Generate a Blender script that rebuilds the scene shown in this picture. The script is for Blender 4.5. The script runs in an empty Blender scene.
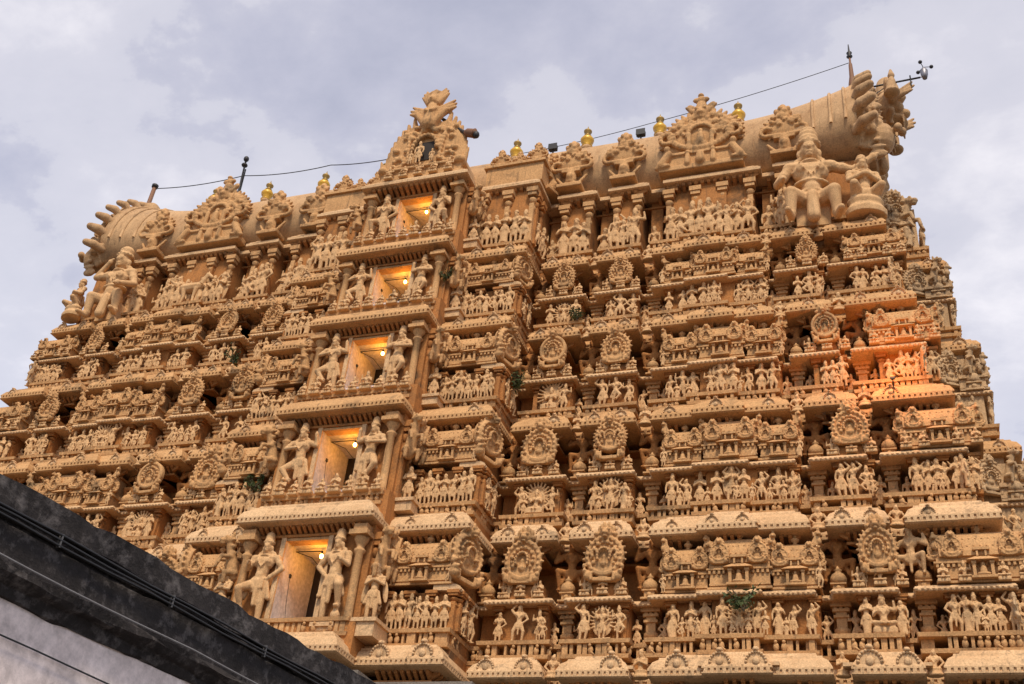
import bpy, math, random
import numpy as np
from mathutils import Matrix, Vector, Euler

# ------------------------------------------------------------------ camera, sky, sun
SC = bpy.context.scene
COL = SC.collection
EYE = 1.6                                   # eye height above the courtyard
rng = random.Random(7)
R = math.radians

cam = bpy.data.cameras.new('camera')
cam.sensor_width = 36.0
cam.lens = 1100.0 / 1024.0 * 36.0
cam.clip_start = 0.1
cam.clip_end = 5000
camo = bpy.data.objects.new('camera', cam)
COL.objects.link(camo)
pitch, yaw, roll = 0.595949, -0.388609, 0.116028
cy, sy, cp, sp, cr, sr = math.cos(yaw), math.sin(yaw), math.cos(pitch), math.sin(pitch), math.cos(roll), math.sin(roll)
fwd = Vector((sy * cp, cy * cp, sp)); rt = Vector((cy, -sy, 0)); up = rt.cross(fwd)
r2 = cr * rt + sr * up; u2 = -sr * rt + cr * up
camo.matrix_world = Matrix(((r2.x, u2.x, -fwd.x, 0), (r2.y, u2.y, -fwd.y, 0), (r2.z, u2.z, -fwd.z, EYE), (0, 0, 0, 1)))
SC.camera = camo

SUN_AZ, SUN_EL = R(163), R(53)              # azimuth of the light source, from +Y towards +X
world = bpy.data.worlds.new('World'); SC.world = world
world.use_nodes = True
nt = world.node_tree; nt.nodes.clear()
def N(nt, t, **k):
    n = nt.nodes.new(t)
    for a, b in k.items(): setattr(n, a, b)
    return n
L = nt.links.new
out = N(nt, 'ShaderNodeOutputWorld')
tc = N(nt, 'ShaderNodeTexCoord')
sky = N(nt, 'ShaderNodeTexSky', sky_type='NISHITA', sun_disc=False)
sky.sun_elevation = SUN_EL; sky.sun_rotation = SUN_AZ
bg1 = N(nt, 'ShaderNodeBackground'); bg1.inputs[1].default_value = 0.05
L(sky.outputs[0], bg1.inputs[0])
# cloud deck: layered noise on the view direction, flattened so the banks stretch sideways
sep = N(nt, 'ShaderNodeSeparateXYZ'); L(tc.outputs['Generated'], sep.inputs[0])
addz = N(nt, 'ShaderNodeMath', operation='ADD'); L(sep.outputs[2], addz.inputs[0]); addz.inputs[1].default_value = 0.25
div = N(nt, 'ShaderNodeVectorMath', operation='DIVIDE'); L(tc.outputs['Generated'], div.inputs[0])
cmb = N(nt, 'ShaderNodeCombineXYZ'); [L(addz.outputs[0], cmb.inputs[i]) for i in range(3)]; L(cmb.outputs[0], div.inputs[1])
def noise(scale, detail, rough, dist, off):
    mp = N(nt, 'ShaderNodeMapping'); mp.inputs['Scale'].default_value = scale; mp.inputs['Location'].default_value = off
    L(div.outputs[0], mp.inputs[0])
    n = N(nt, 'ShaderNodeTexNoise'); n.inputs['Scale'].default_value = 1.0; n.inputs['Detail'].default_value = detail
    n.inputs['Roughness'].default_value = rough; n.inputs['Distortion'].default_value = dist
    L(mp.outputs[0], n.inputs['Vector']); return n
n1 = noise((1.7, 2.1, 1.7), 9, 0.54, 0.15, (3.1, 1.7, 0.4))
n2 = noise((6.0, 7.6, 6), 10, 0.58, 0.1, (0.2, 5.2, 1.0))
mx = N(nt, 'ShaderNodeMix', data_type='FLOAT'); mx.inputs[0].default_value = 0.46
L(n1.outputs[0], mx.inputs[2]); L(n2.outputs[0], mx.inputs[3])
rp = N(nt, 'ShaderNodeValToRGB'); L(mx.outputs[0], rp.inputs[0])
e = rp.color_ramp.elements
e[0].position = 0.38; e[0].color = (0.44, 0.425, 0.49, 1)
e[1].position = 0.66; e[1].color = (0.92, 0.86, 0.85, 1)
for p, c in ((0.46, (0.53, 0.505, 0.565)), (0.495, (0.58, 0.55, 0.60)), (0.512, (0.66, 0.625, 0.655)), (0.57, (0.70, 0.66, 0.685))):
    x = e.new(p); x.color = c + (1,)
bg2 = N(nt, 'ShaderNodeBackground'); bg2.inputs[1].default_value = 0.69
L(rp.outputs[0], bg2.inputs[0])
ad = N(nt, 'ShaderNodeAddShader'); L(bg1.outputs[0], ad.inputs[0]); L(bg2.outputs[0], ad.inputs[1]); L(ad.outputs[0], out.inputs[0])

sun = bpy.data.lights.new('sun', 'SUN'); sun.energy = 2.5; sun.angle = R(10); sun.color = (1.0, 0.85, 0.66)
suno = bpy.data.objects.new('sun', sun); COL.objects.link(suno)
sd = Vector((math.sin(SUN_AZ) * math.cos(SUN_EL), math.cos(SUN_AZ) * math.cos(SUN_EL), math.sin(SUN_EL)))
suno.rotation_euler = sd.to_track_quat('Z', 'Y').to_euler()
suno.location = (0, -10, 60)
SC.view_settings.view_transform = 'Standard'; SC.view_settings.look = 'None'
SC.view_settings.exposure = 0.40; SC.view_settings.gamma = 1.0
SC.cycles.max_bounces = 6

# ------------------------------------------------------------------ materials
def material(name, base, dark, scale=1.2, rough=0.85, bump=0.6, streak=0.4, fine=22.0, spots=None, rain=0.0):
    m = bpy.data.materials.new(name); m.use_nodes = True
    t = m.node_tree; t.nodes.clear(); l = t.links.new
    o = N(t, 'ShaderNodeOutputMaterial'); b = N(t, 'ShaderNodeBsdfPrincipled'); l(b.outputs[0], o.inputs[0])
    b.inputs['Roughness'].default_value = rough
    if 'Specular IOR Level' in b.inputs: b.inputs['Specular IOR Level'].default_value = 0.25
    g = N(t, 'ShaderNodeNewGeometry')
    a = N(t, 'ShaderNodeTexNoise'); a.inputs['Scale'].default_value = scale; a.inputs['Detail'].default_value = 8; a.inputs['Roughness'].default_value = 0.65
    l(g.outputs['Position'], a.inputs['Vector'])
    mp = N(t, 'ShaderNodeMapping'); mp.inputs['Scale'].default_value = (3.2, 3.2, 0.35); l(g.outputs['Position'], mp.inputs[0])
    s = N(t, 'ShaderNodeTexNoise'); s.inputs['Scale'].default_value = 1.0; s.inputs['Detail'].default_value = 6; s.inputs['Roughness'].default_value = 0.7
    l(mp.outputs[0], s.inputs['Vector'])
    mr = N(t, 'ShaderNodeMapRange'); mr.inputs[1].default_value = 0.42; mr.inputs[2].default_value = 0.72; l(a.outputs[0], mr.inputs[0])
    ms = N(t, 'ShaderNodeMapRange'); ms.inputs[1].default_value = 0.5; ms.inputs[2].default_value = 0.78; ms.inputs[4].default_value = streak; l(s.outputs[0], ms.inputs[0])
    mm = N(t, 'ShaderNodeMath', operation='MULTIPLY_ADD'); l(mr.outputs[0], mm.inputs[0]); mm.inputs[1].default_value = 0.45; l(ms.outputs[0], mm.inputs[2]); mm.use_clamp = True
    f = N(t, 'ShaderNodeTexNoise'); f.inputs['Scale'].default_value = fine; f.inputs['Detail'].default_value = 5; f.inputs['Roughness'].default_value = 0.7
    l(g.outputs['Position'], f.inputs['Vector'])
    c = N(t, 'ShaderNodeMix', data_type='RGBA'); l(mm.outputs[0], c.inputs[0]); c.inputs[6].default_value = base + (1,); c.inputs[7].default_value = dark + (1,)
    fr = N(t, 'ShaderNodeMapRange'); fr.inputs[1].default_value = 0.3; fr.inputs[2].default_value = 0.7; fr.inputs[3].default_value = 0.66; fr.inputs[4].default_value = 1.22; l(f.outputs[0], fr.inputs[0])
    v = N(t, 'ShaderNodeVectorMath', operation='SCALE'); l(c.outputs[2], v.inputs[0]); l(fr.outputs[0], v.inputs['Scale'])
    src = v.outputs[0]
    if rain:
        mp2 = N(t, 'ShaderNodeMapping'); mp2.inputs['Scale'].default_value = (8.5, 8.5, 0.55); l(g.outputs['Position'], mp2.inputs[0])
        rn = N(t, 'ShaderNodeTexNoise'); rn.inputs['Scale'].default_value = 1.0; rn.inputs['Detail'].default_value = 5; rn.inputs['Roughness'].default_value = 0.6; rn.inputs['Distortion'].default_value = 0.3; l(mp2.outputs[0], rn.inputs['Vector'])
        rr = N(t, 'ShaderNodeMapRange'); rr.inputs[1].default_value = 0.58; rr.inputs[2].default_value = 0.72; rr.inputs[4].default_value = rain; l(rn.outputs[0], rr.inputs[0])
        c3 = N(t, 'ShaderNodeMix', data_type='RGBA'); l(rr.outputs[0], c3.inputs[0]); l(src, c3.inputs[6]); c3.inputs[7].default_value = (0.075, 0.055, 0.038, 1)
        src = c3.outputs[2]
    if spots:
        col, lo, hi, sc = spots
        q = N(t, 'ShaderNodeTexNoise'); q.inputs['Scale'].default_value = sc; q.inputs['Detail'].default_value = 7; q.inputs['Roughness'].default_value = 0.7
        l(g.outputs['Position'], q.inputs['Vector'])
        qr = N(t, 'ShaderNodeMapRange'); qr.inputs[1].default_value = lo; qr.inputs[2].default_value = hi; l(q.outputs[0], qr.inputs[0])
        c2 = N(t, 'ShaderNodeMix', data_type='RGBA'); l(qr.outputs[0], c2.inputs[0]); l(src, c2.inputs[6]); c2.inputs[7].default_value = col + (1,)
        src = c2.outputs[2]
    l(src, b.inputs['Base Color'])
    bp = N(t, 'ShaderNodeBump'); bp.inputs['Strength'].default_value = bump; bp.inputs['Distance'].default_value = 0.03
    l(f.outputs[0], bp.inputs['Height']); l(bp.outputs[0], b.inputs['Normal'])
    return m

def plain(name, colr, rough=0.5, metal=0.0, emit=0.0):
    m = bpy.data.materials.new(name); m.use_nodes = True
    b = m.node_tree.nodes['Principled BSDF']
    t = m.node_tree; l = t.links.new
    nz = N(t, 'ShaderNodeTexNoise'); nz.inputs['Scale'].default_value = 14; nz.inputs['Detail'].default_value = 4
    g = N(t, 'ShaderNodeNewGeometry'); l(g.outputs['Position'], nz.inputs['Vector'])
    c = N(t, 'ShaderNodeMix', data_type='RGBA'); l(nz.outputs[0], c.inputs[0])
    c.inputs[6].default_value = tuple(x * 0.75 for x in colr) + (1,); c.inputs[7].default_value = tuple(min(1, x * 1.25) for x in colr) + (1,)
    l(c.outputs[2], b.inputs['Base Color'])
    b.inputs['Roughness'].default_value = rough; b.inputs['Metallic'].default_value = metal
    if emit:
        b.inputs['Emission Color'].default_value = colr + (1,); b.inputs['Emission Strength'].default_value = emit
    return m

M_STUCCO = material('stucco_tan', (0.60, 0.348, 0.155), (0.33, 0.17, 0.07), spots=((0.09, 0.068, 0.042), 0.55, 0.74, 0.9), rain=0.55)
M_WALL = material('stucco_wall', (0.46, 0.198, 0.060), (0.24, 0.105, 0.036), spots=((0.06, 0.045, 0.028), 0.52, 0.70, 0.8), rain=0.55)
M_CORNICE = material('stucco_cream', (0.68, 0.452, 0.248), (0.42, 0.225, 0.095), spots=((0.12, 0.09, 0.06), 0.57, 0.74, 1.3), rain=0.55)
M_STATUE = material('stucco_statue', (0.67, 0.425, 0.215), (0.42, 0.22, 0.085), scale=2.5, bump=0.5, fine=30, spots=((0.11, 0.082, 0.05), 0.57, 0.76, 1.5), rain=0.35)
M_ROOF = material('stucco_roof', (0.54, 0.345, 0.18), (0.31, 0.17, 0.08), scale=0.7, streak=0.75, bump=0.2, spots=((0.14, 0.105, 0.07), 0.58, 0.8, 0.5), rain=0.6)
M_SHADED_WORN = material('stucco_shaded_worn', (0.56, 0.375, 0.205), (0.30, 0.20, 0.115), scale=1.6, streak=0.6, spots=((0.12, 0.095, 0.07), 0.55, 0.75, 0.9), rain=0.55)  # weathered stucco, greyed to paint in the shade of the end faces
M_PLASTER = material('plaster_interior', (0.62, 0.56, 0.53), (0.46, 0.39, 0.36), scale=1.4, bump=0.08, streak=0.25, fine=9, spots=((0.34, 0.29, 0.28), 0.62, 0.85, 1.6))
M_GRANITE = material('granite', (0.22, 0.19, 0.16), (0.12, 0.10, 0.085), scale=0.8)
M_DARK = plain('dark_timber_niche_shade', (0.018, 0.011, 0.008), 0.8)
M_METAL = plain('dark_metal', (0.02, 0.02, 0.024), 0.6, 0.0)
M_GREYMET = plain('grey_metal', (0.25, 0.25, 0.28), 0.45, 0.6)
M_GOLD = plain('yellow_gilding', (0.62, 0.36, 0.03), 0.4, 0.15)
M_RUST = plain('rusty_metal', (0.20, 0.095, 0.05), 0.7, 0.1)
M_CABLE = plain('black_cable', (0.012, 0.012, 0.014), 0.5)
M_WIRE = plain('pale_wire', (0.17, 0.165, 0.17), 0.6)
M_GREYCLIP = plain('grey_clip', (0.09, 0.088, 0.09), 0.7)
M_LEAF = plain('leaf_green', (0.058, 0.082, 0.020), 0.75)
M_STEM = plain('stem_brown', (0.09, 0.065, 0.035), 0.8)
M_BULB = plain('bulb_glow', (1.0, 0.62, 0.16), 0.3, 0.0, 14.0)
M_LIME = material('limewash_wall', (0.84, 0.73, 0.70), (0.60, 0.50, 0.47), scale=1.3, bump=0.15, streak=0.5, fine=9)
M_MOULD = material('mouldy_cement', (0.034, 0.029, 0.028), (0.011, 0.009, 0.009), scale=2.2, bump=0.6, streak=0.9, fine=14, spots=((0.15, 0.135, 0.13), 0.50, 0.74, 7.0))

# ------------------------------------------------------------------ mesh builders
class MB:
    """collects shapes; build() links them as ONE mesh object"""
    def __init__(s): s.v = []; s.l = []; s.t = []; s.s = []; s.n = 0
    def raw(s, V, loops, tot, smooth=False, M=None):
        V = np.asarray(V, float).reshape(-1, 3)
        if M is not None:
            A = np.array(M); V = V @ A[:3, :3].T + A[:3, 3]
            if np.linalg.det(A[:3, :3]) < 0:
                loops = np.asarray(loops); tot = np.asarray(tot); st = np.concatenate(([0], np.cumsum(tot)[:-1]))
                loops = np.concatenate([loops[a:a + k][::-1] for a, k in zip(st, tot)]) if len(set(tot.tolist())) > 1 else loops.reshape(-1, tot[0])[:, ::-1].ravel()
        s.v.append(V); s.l.append(np.asarray(loops, np.int64) + s.n); s.t.append(np.asarray(tot, np.int64))
        s.s.append(np.full(len(tot), smooth, bool)); s.n += len(V); return s
    def add(s, V, F, smooth=False, M=None):
        return s.raw(V, np.array([i for f in F for i in f]), np.array([len(f) for f in F]), smooth, M)
    def proto(s, p, M=None):
        if p.n == 0: return s
        V, l, t, sm = p.data()
        k = len(s.s); s.raw(V, l, t, False, M); s.s[k] = sm; return s
    def data(s):
        if len(s.v) > 1: s.v = [np.concatenate(s.v)]; s.l = [np.concatenate(s.l)]; s.t = [np.concatenate(s.t)]; s.s = [np.concatenate(s.s)]
        return s.v[0], s.l[0], s.t[0], s.s[0]
    def box(s, x0, x1, y0, y1, z0, z1, M=None, tx=0.0, ty=0.0):
        V = [(x0, y0, z0), (x1, y0, z0), (x1, y1, z0), (x0, y1, z0), (x0 + tx, y0 + ty, z1), (x1 - tx, y0 + ty, z1), (x1 - tx, y1 - ty, z1), (x0 + tx, y1 - ty, z1)]
        return s.add(V, [(3, 2, 1, 0), (4, 5, 6, 7), (0, 1, 5, 4), (1, 2, 6, 5), (2, 3, 7, 6), (3, 0, 4, 7)], False, M)
    def capsule(s, p, q, r0, r1, n=8, M=None):
        p = Vector(p); q = Vector(q); d = q - p; Ln = d.length
        A = d.to_track_quat('Z', 'Y').to_matrix().to_4x4() if Ln > 1e-6 else Matrix.Identity(4)
        A.translation = p
        pts = []; rings = []
        for k in range(4): a = -math.pi / 2 + math.pi / 2 * k / 3; rings.append((r0 * math.cos(a), r0 * math.sin(a)))
        for k in range(4): a = math.pi / 2 * k / 3; rings.append((r1 * math.cos(a), Ln + r1 * math.sin(a)))
        return s.lathe(rings, n, A if M is None else M @ A, True)
    def ell(s, c, r, n=12, rot=None, M=None):
        k = max(4, n // 2)
        A = Matrix.Translation(c) @ ((Euler(rot).to_matrix().to_4x4()) if rot else Matrix.Identity(4)) @ Matrix.Diagonal((r[0], r[1], r[2], 1))
        return s.lathe([(math.cos(-math.pi / 2 + math.pi * i / k), math.sin(-math.pi / 2 + math.pi * i / k)) for i in range(k + 1)], n, A if M is None else M @ A, True)
    def lathe(s, prof, n, M=None, smooth=True):
        prof = [(max(r, 1e-4), z) for r, z in prof]
        V = []; F = []
        for r, z in prof:
            for i in range(n): a = 2 * math.pi * i / n; V.append((r * math.cos(a), r * math.sin(a), z))
        for k in range(len(prof) - 1):
            for i in range(n):
                j = (i + 1) % n; F.append((k * n + i, k * n + j, (k + 1) * n + j, (k + 1) * n + i))
        F.append(tuple(range(n))[::-1]); F.append(tuple(range((len(prof) - 1) * n, len(prof) * n)))
        return s.add(V, F, smooth, M)
    def prism(s, pts, y0, y1, M=None, smooth=False):
        """outline in x,z pulled along y"""
        n = len(pts); V = [(x, y0, z) for x, z in pts] + [(x, y1, z) for x, z in pts]
        F = [tuple(range(n)), tuple(range(n, 2 * n))[::-1]] + [(i, i + n, (i + 1) % n + n, (i + 1) % n) for i in range(n)]
        return s.add(V, F, smooth, M)
    def tube(s, pts, r, n=6):
        pts = [Vector(p) for p in pts]; V = []; F = []
        for i, p in enumerate(pts):
            d = (pts[min(i + 1, len(pts) - 1)] - pts[max(i - 1, 0)]).normalized()
            a = d.cross(Vector((0, 0, 1)));
            if a.length < 1e-3: a = Vector((1, 0, 0))
            a.normalize(); b = a.cross(d); rr = r[i] if isinstance(r, (list, tuple)) else r
            for k in range(n): t = 2 * math.pi * k / n; V.append(p + a * math.cos(t) * rr + b * math.sin(t) * rr)
        for i in range(len(pts) - 1):
            for k in range(n): j = (k + 1) % n; F.append((i * n + k, i * n + j, (i + 1) * n + j, (i + 1) * n + k))
        F.append(tuple(range(n))); F.append(tuple(range((len(pts) - 1) * n, len(pts) * n))[::-1])
        return s.add([tuple(v) for v in V], F, True)
    def sweep(s, path, prof, smooth=False):
        """profile (out, z) carried along a right-angled plan path with mitred corners"""
        n = len(path); off = []
        for i in range(n):
            def nor(a, b):
                d = Vector((b[0] - a[0], b[1] - a[1])); d.normalize(); return Vector((d.y, -d.x))
            if i == 0: o = nor(path[0], path[1])
            elif i == n - 1: o = nor(path[-2], path[-1])
            else:
                a, b = nor(path[i - 1], path[i]), nor(path[i], path[i + 1]); o = a if a.dot(b) > 0.99 else a + b
            off.append(o)
        k = len(prof); V = []; F = []
        for (x, y), o in zip(path, off):
            for d, z in prof: V.append((x + o.x * d, y + o.y * d, z))
        for i in range(n - 1):
            for j in range(k): a = i * k + j; b = i * k + (j + 1) % k; F.append((a, a + k, b + k, b))
        F.append(tuple(range(k))); F.append(tuple(range((n - 1) * k, n * k))[::-1])
        return s.add(V, F, smooth)
    def mesh(s, name, mat):
        V, l, t, sm = s.data()
        me = bpy.data.meshes.new(name)
        me.vertices.add(len(V)); me.vertices.foreach_set('co', V.ravel().astype(np.float32))
        me.loops.add(len(l)); me.loops.foreach_set('vertex_index', l.astype(np.int32))
        me.polygons.add(len(t)); st = np.concatenate(([0], np.cumsum(t)[:-1])) if len(t) else np.zeros(0)
        me.polygons.foreach_set('loop_start', st.astype(np.int32))
        me.polygons.foreach_set('use_smooth', sm)
        me.update(calc_edges=True); me.validate()
        if mat: me.materials.append(mat)
        return me
    def build(s, name, mat, parent=None, loc=None):
        o = bpy.data.objects.new(name, s.mesh(name, mat)); COL.objects.link(o)
        if parent: o.parent = parent
        if loc: o.location = loc
        return o

def sculpt(mb, voxel, smooth=1):
    """melt overlapping closed shapes into one continuous carved surface"""
    me = mb.mesh('tmp', None); o = bpy.data.objects.new('tmp', me); COL.objects.link(o)
    m = o.modifiers.new('r', 'REMESH'); m.mode = 'VOXEL'; m.voxel_size = voxel; m.use_smooth_shade = True
    if smooth:
        q = o.modifiers.new('s', 'SMOOTH'); q.iterations = smooth; q.factor = 0.28
    dg = bpy.context.evaluated_depsgraph_get(); ev = o.evaluated_get(dg); em = ev.to_mesh()
    V = np.zeros(len(em.vertices) * 3, np.float32); em.vertices.foreach_get('co', V)
    l = np.zeros(len(em.loops), np.int32); em.loops.foreach_get('vertex_index', l)
    t = np.zeros(len(em.polygons), np.int32); em.polygons.foreach_get('loop_total', t)
    ev.to_mesh_clear(); bpy.data.objects.remove(o); bpy.data.meshes.remove(me)
    r = MB(); r.raw(V, l, t, True); return r

def thing(name, label, cat, loc=(0, 0, 0), group=None):
    o = bpy.data.objects.new(name, None); COL.objects.link(o); o.location = loc; o.empty_display_size = 0.3
    o['label'] = label; o['category'] = cat
    if group: o['group'] = group
    return o
def tag(o, label, cat, group=None):
    o['label'] = label; o['category'] = cat
    if group: o['group'] = group
    return o
def T(x, y, z, s=1.0, rz=0.0, mir=False):
    return Matrix.Translation((x, y, z)) @ Matrix.Rotation(rz, 4, 'Z') @ Matrix.Diagonal(((-s if mir else s), s, s, 1))

# ------------------------------------------------------------------ carved figures (front is -Y, feet on z = 0)
def figure(arms, legs, hip=(0, 0, 0.47), lean=0.0, crown='tall', female=False, skirt=0.0, seat=None, club=None, face=0.0, back=False, voxel=0.0145, extra=None, arm_r=1.0, raw=False, hs=1.0):
    b = MB(); br = max(0.0085, voxel * 0.72); hx, hy, hz = hip; t = 0.27                         # torso length hip to shoulder line
    ch = (hx + lean * 0.75, hy - 0.005, hz + t * 0.78); sh = (hx + lean, hy, hz + t); hd = (hx + lean * 1.15, hy - 0.014, hz + t + 0.112)
    W = 0.105 if female else 0.125
    b.ell((hx, hy, hz + 0.005), (0.092 if female else 0.08, 0.064, 0.06))
    b.capsule((hx, hy, hz), (ch[0], ch[1], ch[2] - 0.03), 0.06, 0.066, 10)
    b.ell(ch, (W * 0.9, 0.066, 0.08))
    b.ell((ch[0] - 0.045, ch[1] - 0.05, ch[2] + 0.008), (0.042, 0.034 if female else 0.016, 0.036))
    b.ell((ch[0] + 0.045, ch[1] - 0.05, ch[2] + 0.008), (0.042, 0.034 if female else 0.016, 0.036))
    b.ell((hx, hy - 0.052, hz + 0.065), (0.045, 0.022, 0.045))
    b.capsule((sh[0] - W, sh[1], sh[2] - 0.006), (sh[0] + W, sh[1], sh[2] - 0.006), 0.042, 0.042)
    b.capsule((sh[0], sh[1], sh[2]), hd, 0.036, 0.03)
    b.ell(hd, (0.045 * hs, 0.052 * hs, 0.06 * hs), 14)
    b.ell((hd[0], hd[1] - 0.055 * hs, hd[2] - 0.006 * hs), (0.010 * hs, 0.014 * hs, 0.016 * hs), 8)
    b.ell((hd[0], hd[1] - 0.044 * hs, hd[2] + 0.019 * hs), (0.034 * hs, 0.014 * hs, 0.007 * hs), 8)
    b.ell((hd[0], hd[1] - 0.046 * hs, hd[2] - 0.032 * hs), (0.018 * hs, 0.012 * hs, 0.007 * hs), 8)
    b.ell((hd[0], hd[1] - 0.036 * hs, hd[2] - 0.049 * hs), (0.02 * hs, 0.016 * hs, 0.012 * hs), 8)
    for s in (-1, 1):
        b.ell((hd[0] + s * 0.05 * hs, hd[1] + 0.004, hd[2] - 0.012), (0.014 * hs, 0.018 * hs, 0.028 * hs), 8)
        b.ell((hd[0] + s * 0.055, hd[1] + 0.008, hd[2] - 0.05), (0.014, 0.016, 0.022), 8)
        if face: b.ell((hd[0] + s * 0.019 * hs, hd[1] - 0.047 * hs, hd[2] + 0.005 * hs), (0.0115 * hs, 0.009 * hs, 0.0065 * hs), 8)
    top = hd[2] + 0.035 * hs
    if crown == 'tall':
        b.lathe([(0.060, 0), (0.063, 0.018), (0.05, 0.026), (0.055, 0.05), (0.048, 0.058), (0.052, 0.082), (0.043, 0.09), (0.044, 0.112), (0.03, 0.126), (0.014, 0.134), (0.012, 0.145), (0.002, 0.15)], 12, Matrix.Translation((hd[0], hd[1] + 0.006, top)) @ Matrix.Diagonal((hs, hs, hs, 1)))
    elif crown == 'round':
        b.lathe([(0.058, 0), (0.06, 0.016), (0.05, 0.03), (0.052, 0.06), (0.036, 0.085), (0.012, 0.095)], 12, Matrix.Translation((hd[0], hd[1] + 0.006, top)) @ Matrix.Diagonal((hs, hs, hs, 1)))
    elif crown == 'bun':
        b.ell((hd[0], hd[1] + 0.01, hd[2] + 0.03), (0.056, 0.054, 0.045)); b.ell((hd[0] + 0.02, hd[1] + 0.02, hd[2] + 0.085), (0.034, 0.034, 0.03))
    elif crown == 'veil':
        b.ell((hd[0], hd[1] + 0.015, hd[2] + 0.012), (0.06, 0.056, 0.07)); b.capsule((hd[0], hd[1] + 0.05, hd[2]), (hx, hy + 0.055, hz + 0.05), 0.055, 0.09)
    b.lathe([(0.056, -0.008), (0.066, 0.0), (0.056, 0.008)], 12, Matrix.Translation((sh[0], sh[1] - 0.014, sh[2] + 0.014)) @ Matrix.Diagonal((1, 0.85, 1, 1)))
    b.lathe([(0.085, -0.014), (0.097, 0.0), (0.085, 0.014)], 14, Matrix.Translation((hx, hy, hz + 0.035)) @ Matrix.Diagonal((1, 0.74, 1, 1)))
    for s in (-1, 1):
        for k in range(7):                                          # long necklace and shoulder cords
            u = k / 6; b.ell((sh[0] + (ch[0] - sh[0]) * u + s * 0.062 * (1 - u ** 1.6), ch[1] - 0.052 - 0.024 * math.sin(u * 2.2), sh[2] - 0.005 - u * 0.125), (br,) * 3, 6)
        if seat is None or skirt:
            b.capsule((hx + s * 0.085, hy - 0.02, hz + 0.02), (hx + s * 0.135, hy - 0.02, hz - 0.17), 0.016, 0.028, 6)
            for k in range(2): b.capsule((hx + s * (0.03 + 0.032 * k), hy - 0.066, hz + 0.015), (hx + s * (0.035 + 0.035 * k), hy - 0.066, hz - 0.08), br, br * 1.2, 6)
        b.ell((hd[0] + s * 0.075, hd[1] + 0.02, sh[2] + 0.045), (0.026, 0.02, 0.03), 8)
    if crown in ('tall', 'round'):
        for k in range(9): an = math.pi * (0.98 + 1.04 * k / 8); b.ell((hd[0] + math.cos(an) * 0.06 * hs, hd[1] + 0.006 + math.sin(an) * 0.06 * hs, top + 0.018 + 0.012 * (k == 4)), (br * 1.1,) * 3, 6)
    for s, el, ha in arms:
        S = (sh[0] + s * W, sh[1], sh[2] - 0.008); E_ = (sh[0] + el[0], sh[1] + el[1], sh[2] + el[2]); H = (sh[0] + ha[0], sh[1] + ha[1], sh[2] + ha[2])
        b.capsule(S, E_, 0.037 * arm_r, 0.028 * arm_r); b.capsule(E_, H, 0.029 * arm_r, 0.022 * arm_r); b.ell(H, (0.026, 0.024, 0.03))
        m = [S[i] * 0.5 + E_[i] * 0.5 for i in range(3)]; b.ell(m, (0.039 * arm_r,) * 3, 8)
        d = (Vector(H) - Vector(E_)).normalized(); f = Vector(H) + d * 0.035
        b.capsule(H, tuple(f), 0.02, 0.012, 6)
    for s, kn, ft in legs:
        Hp = (hx + s * 0.05, hy, hz - 0.01); K = kn; F_ = ft
        b.capsule(Hp, K, 0.058, 0.042, 10); b.capsule(K, F_, 0.041, 0.027, 10)
        b.ell(K, (0.043, 0.043, 0.043)); b.lathe([(0.028, -0.01), (0.036, 0), (0.028, 0.01)], 8, Matrix.Translation(F_) @ Matrix.Translation((0, 0, 0.02)))
        b.capsule((F_[0], F_[1] - 0.0, max(F_[2] - 0.012, 0.018)), (F_[0] + s * 0.02, F_[1] - 0.075, max(F_[2] - 0.02, 0.014)), 0.026, 0.02)
    if skirt: b.lathe([(0.09, 0.04), (0.10, 0), (0.098, -0.12), (0.085 + skirt * 0.3, -0.28), (0.08 + skirt, -0.41), (0.07 + skirt, -0.425)], 14, Matrix.Translation((hx, hy, hz)) @ Matrix.Diagonal((1, 0.72, 1, 1)))
    elif seat is None:
        b.capsule((hx, hy - 0.05, hz), (hx * 0.6, hy - 0.045, max(hz - 0.25, 0.05)), 0.034, 0.022)
        b.lathe([(0.088, 0.03), (0.096, 0.0), (0.094, -0.09), (0.085, -0.12)], 12, Matrix.Translation((hx, hy, hz)) @ Matrix.Diagonal((1, 0.74, 1, 1)))
    if club: b.capsule(club[0], club[1], 0.018, 0.03); b.ell(club[1], (0.05, 0.05, 0.055))
    if back: b.ell((0, 0.07, 0.45), (0.2, 0.03, 0.5), 18)
    if extra: extra(b)
    if raw: return b
    return sculpt(b, voxel)

STAND = [(-1, (-0.06, -0.012, 0.25), (-0.065, 0, 0.03)), (1, (0.06, -0.012, 0.25), (0.065, 0, 0.03))]
BEND = [(-1, (-0.05, -0.01, 0.25), (-0.06, 0, 0.03)), (1, (0.10, -0.05, 0.26), (0.06, -0.01, 0.03))]
def A(s, ex, ey, ez, hx, hy, hz): return (s, (s * ex, ey, ez), (s * hx, hy, hz))
down = lambda s: A(s, 0.155, -0.01, -0.14, 0.15, -0.035, -0.27)
akim = lambda s: A(s, 0.205, 0.0, -0.12, 0.10, -0.03, -0.22)
upar = lambda s: A(s, 0.20, -0.02, -0.05, 0.185, -0.04, 0.10)
fold = lambda s: A(s, 0.15, -0.04, -0.125, 0.018, -0.10, -0.07)
high = lambda s: A(s, 0.20, -0.01, 0.07, 0.10, -0.02, 0.20)
cross = lambda s: A(s, 0.15, -0.05, -0.12, -0.03, -0.10, -0.10)
held = lambda s: A(s, 0.16, -0.03, -0.13, 0.12, -0.12, -0.10)

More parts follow.
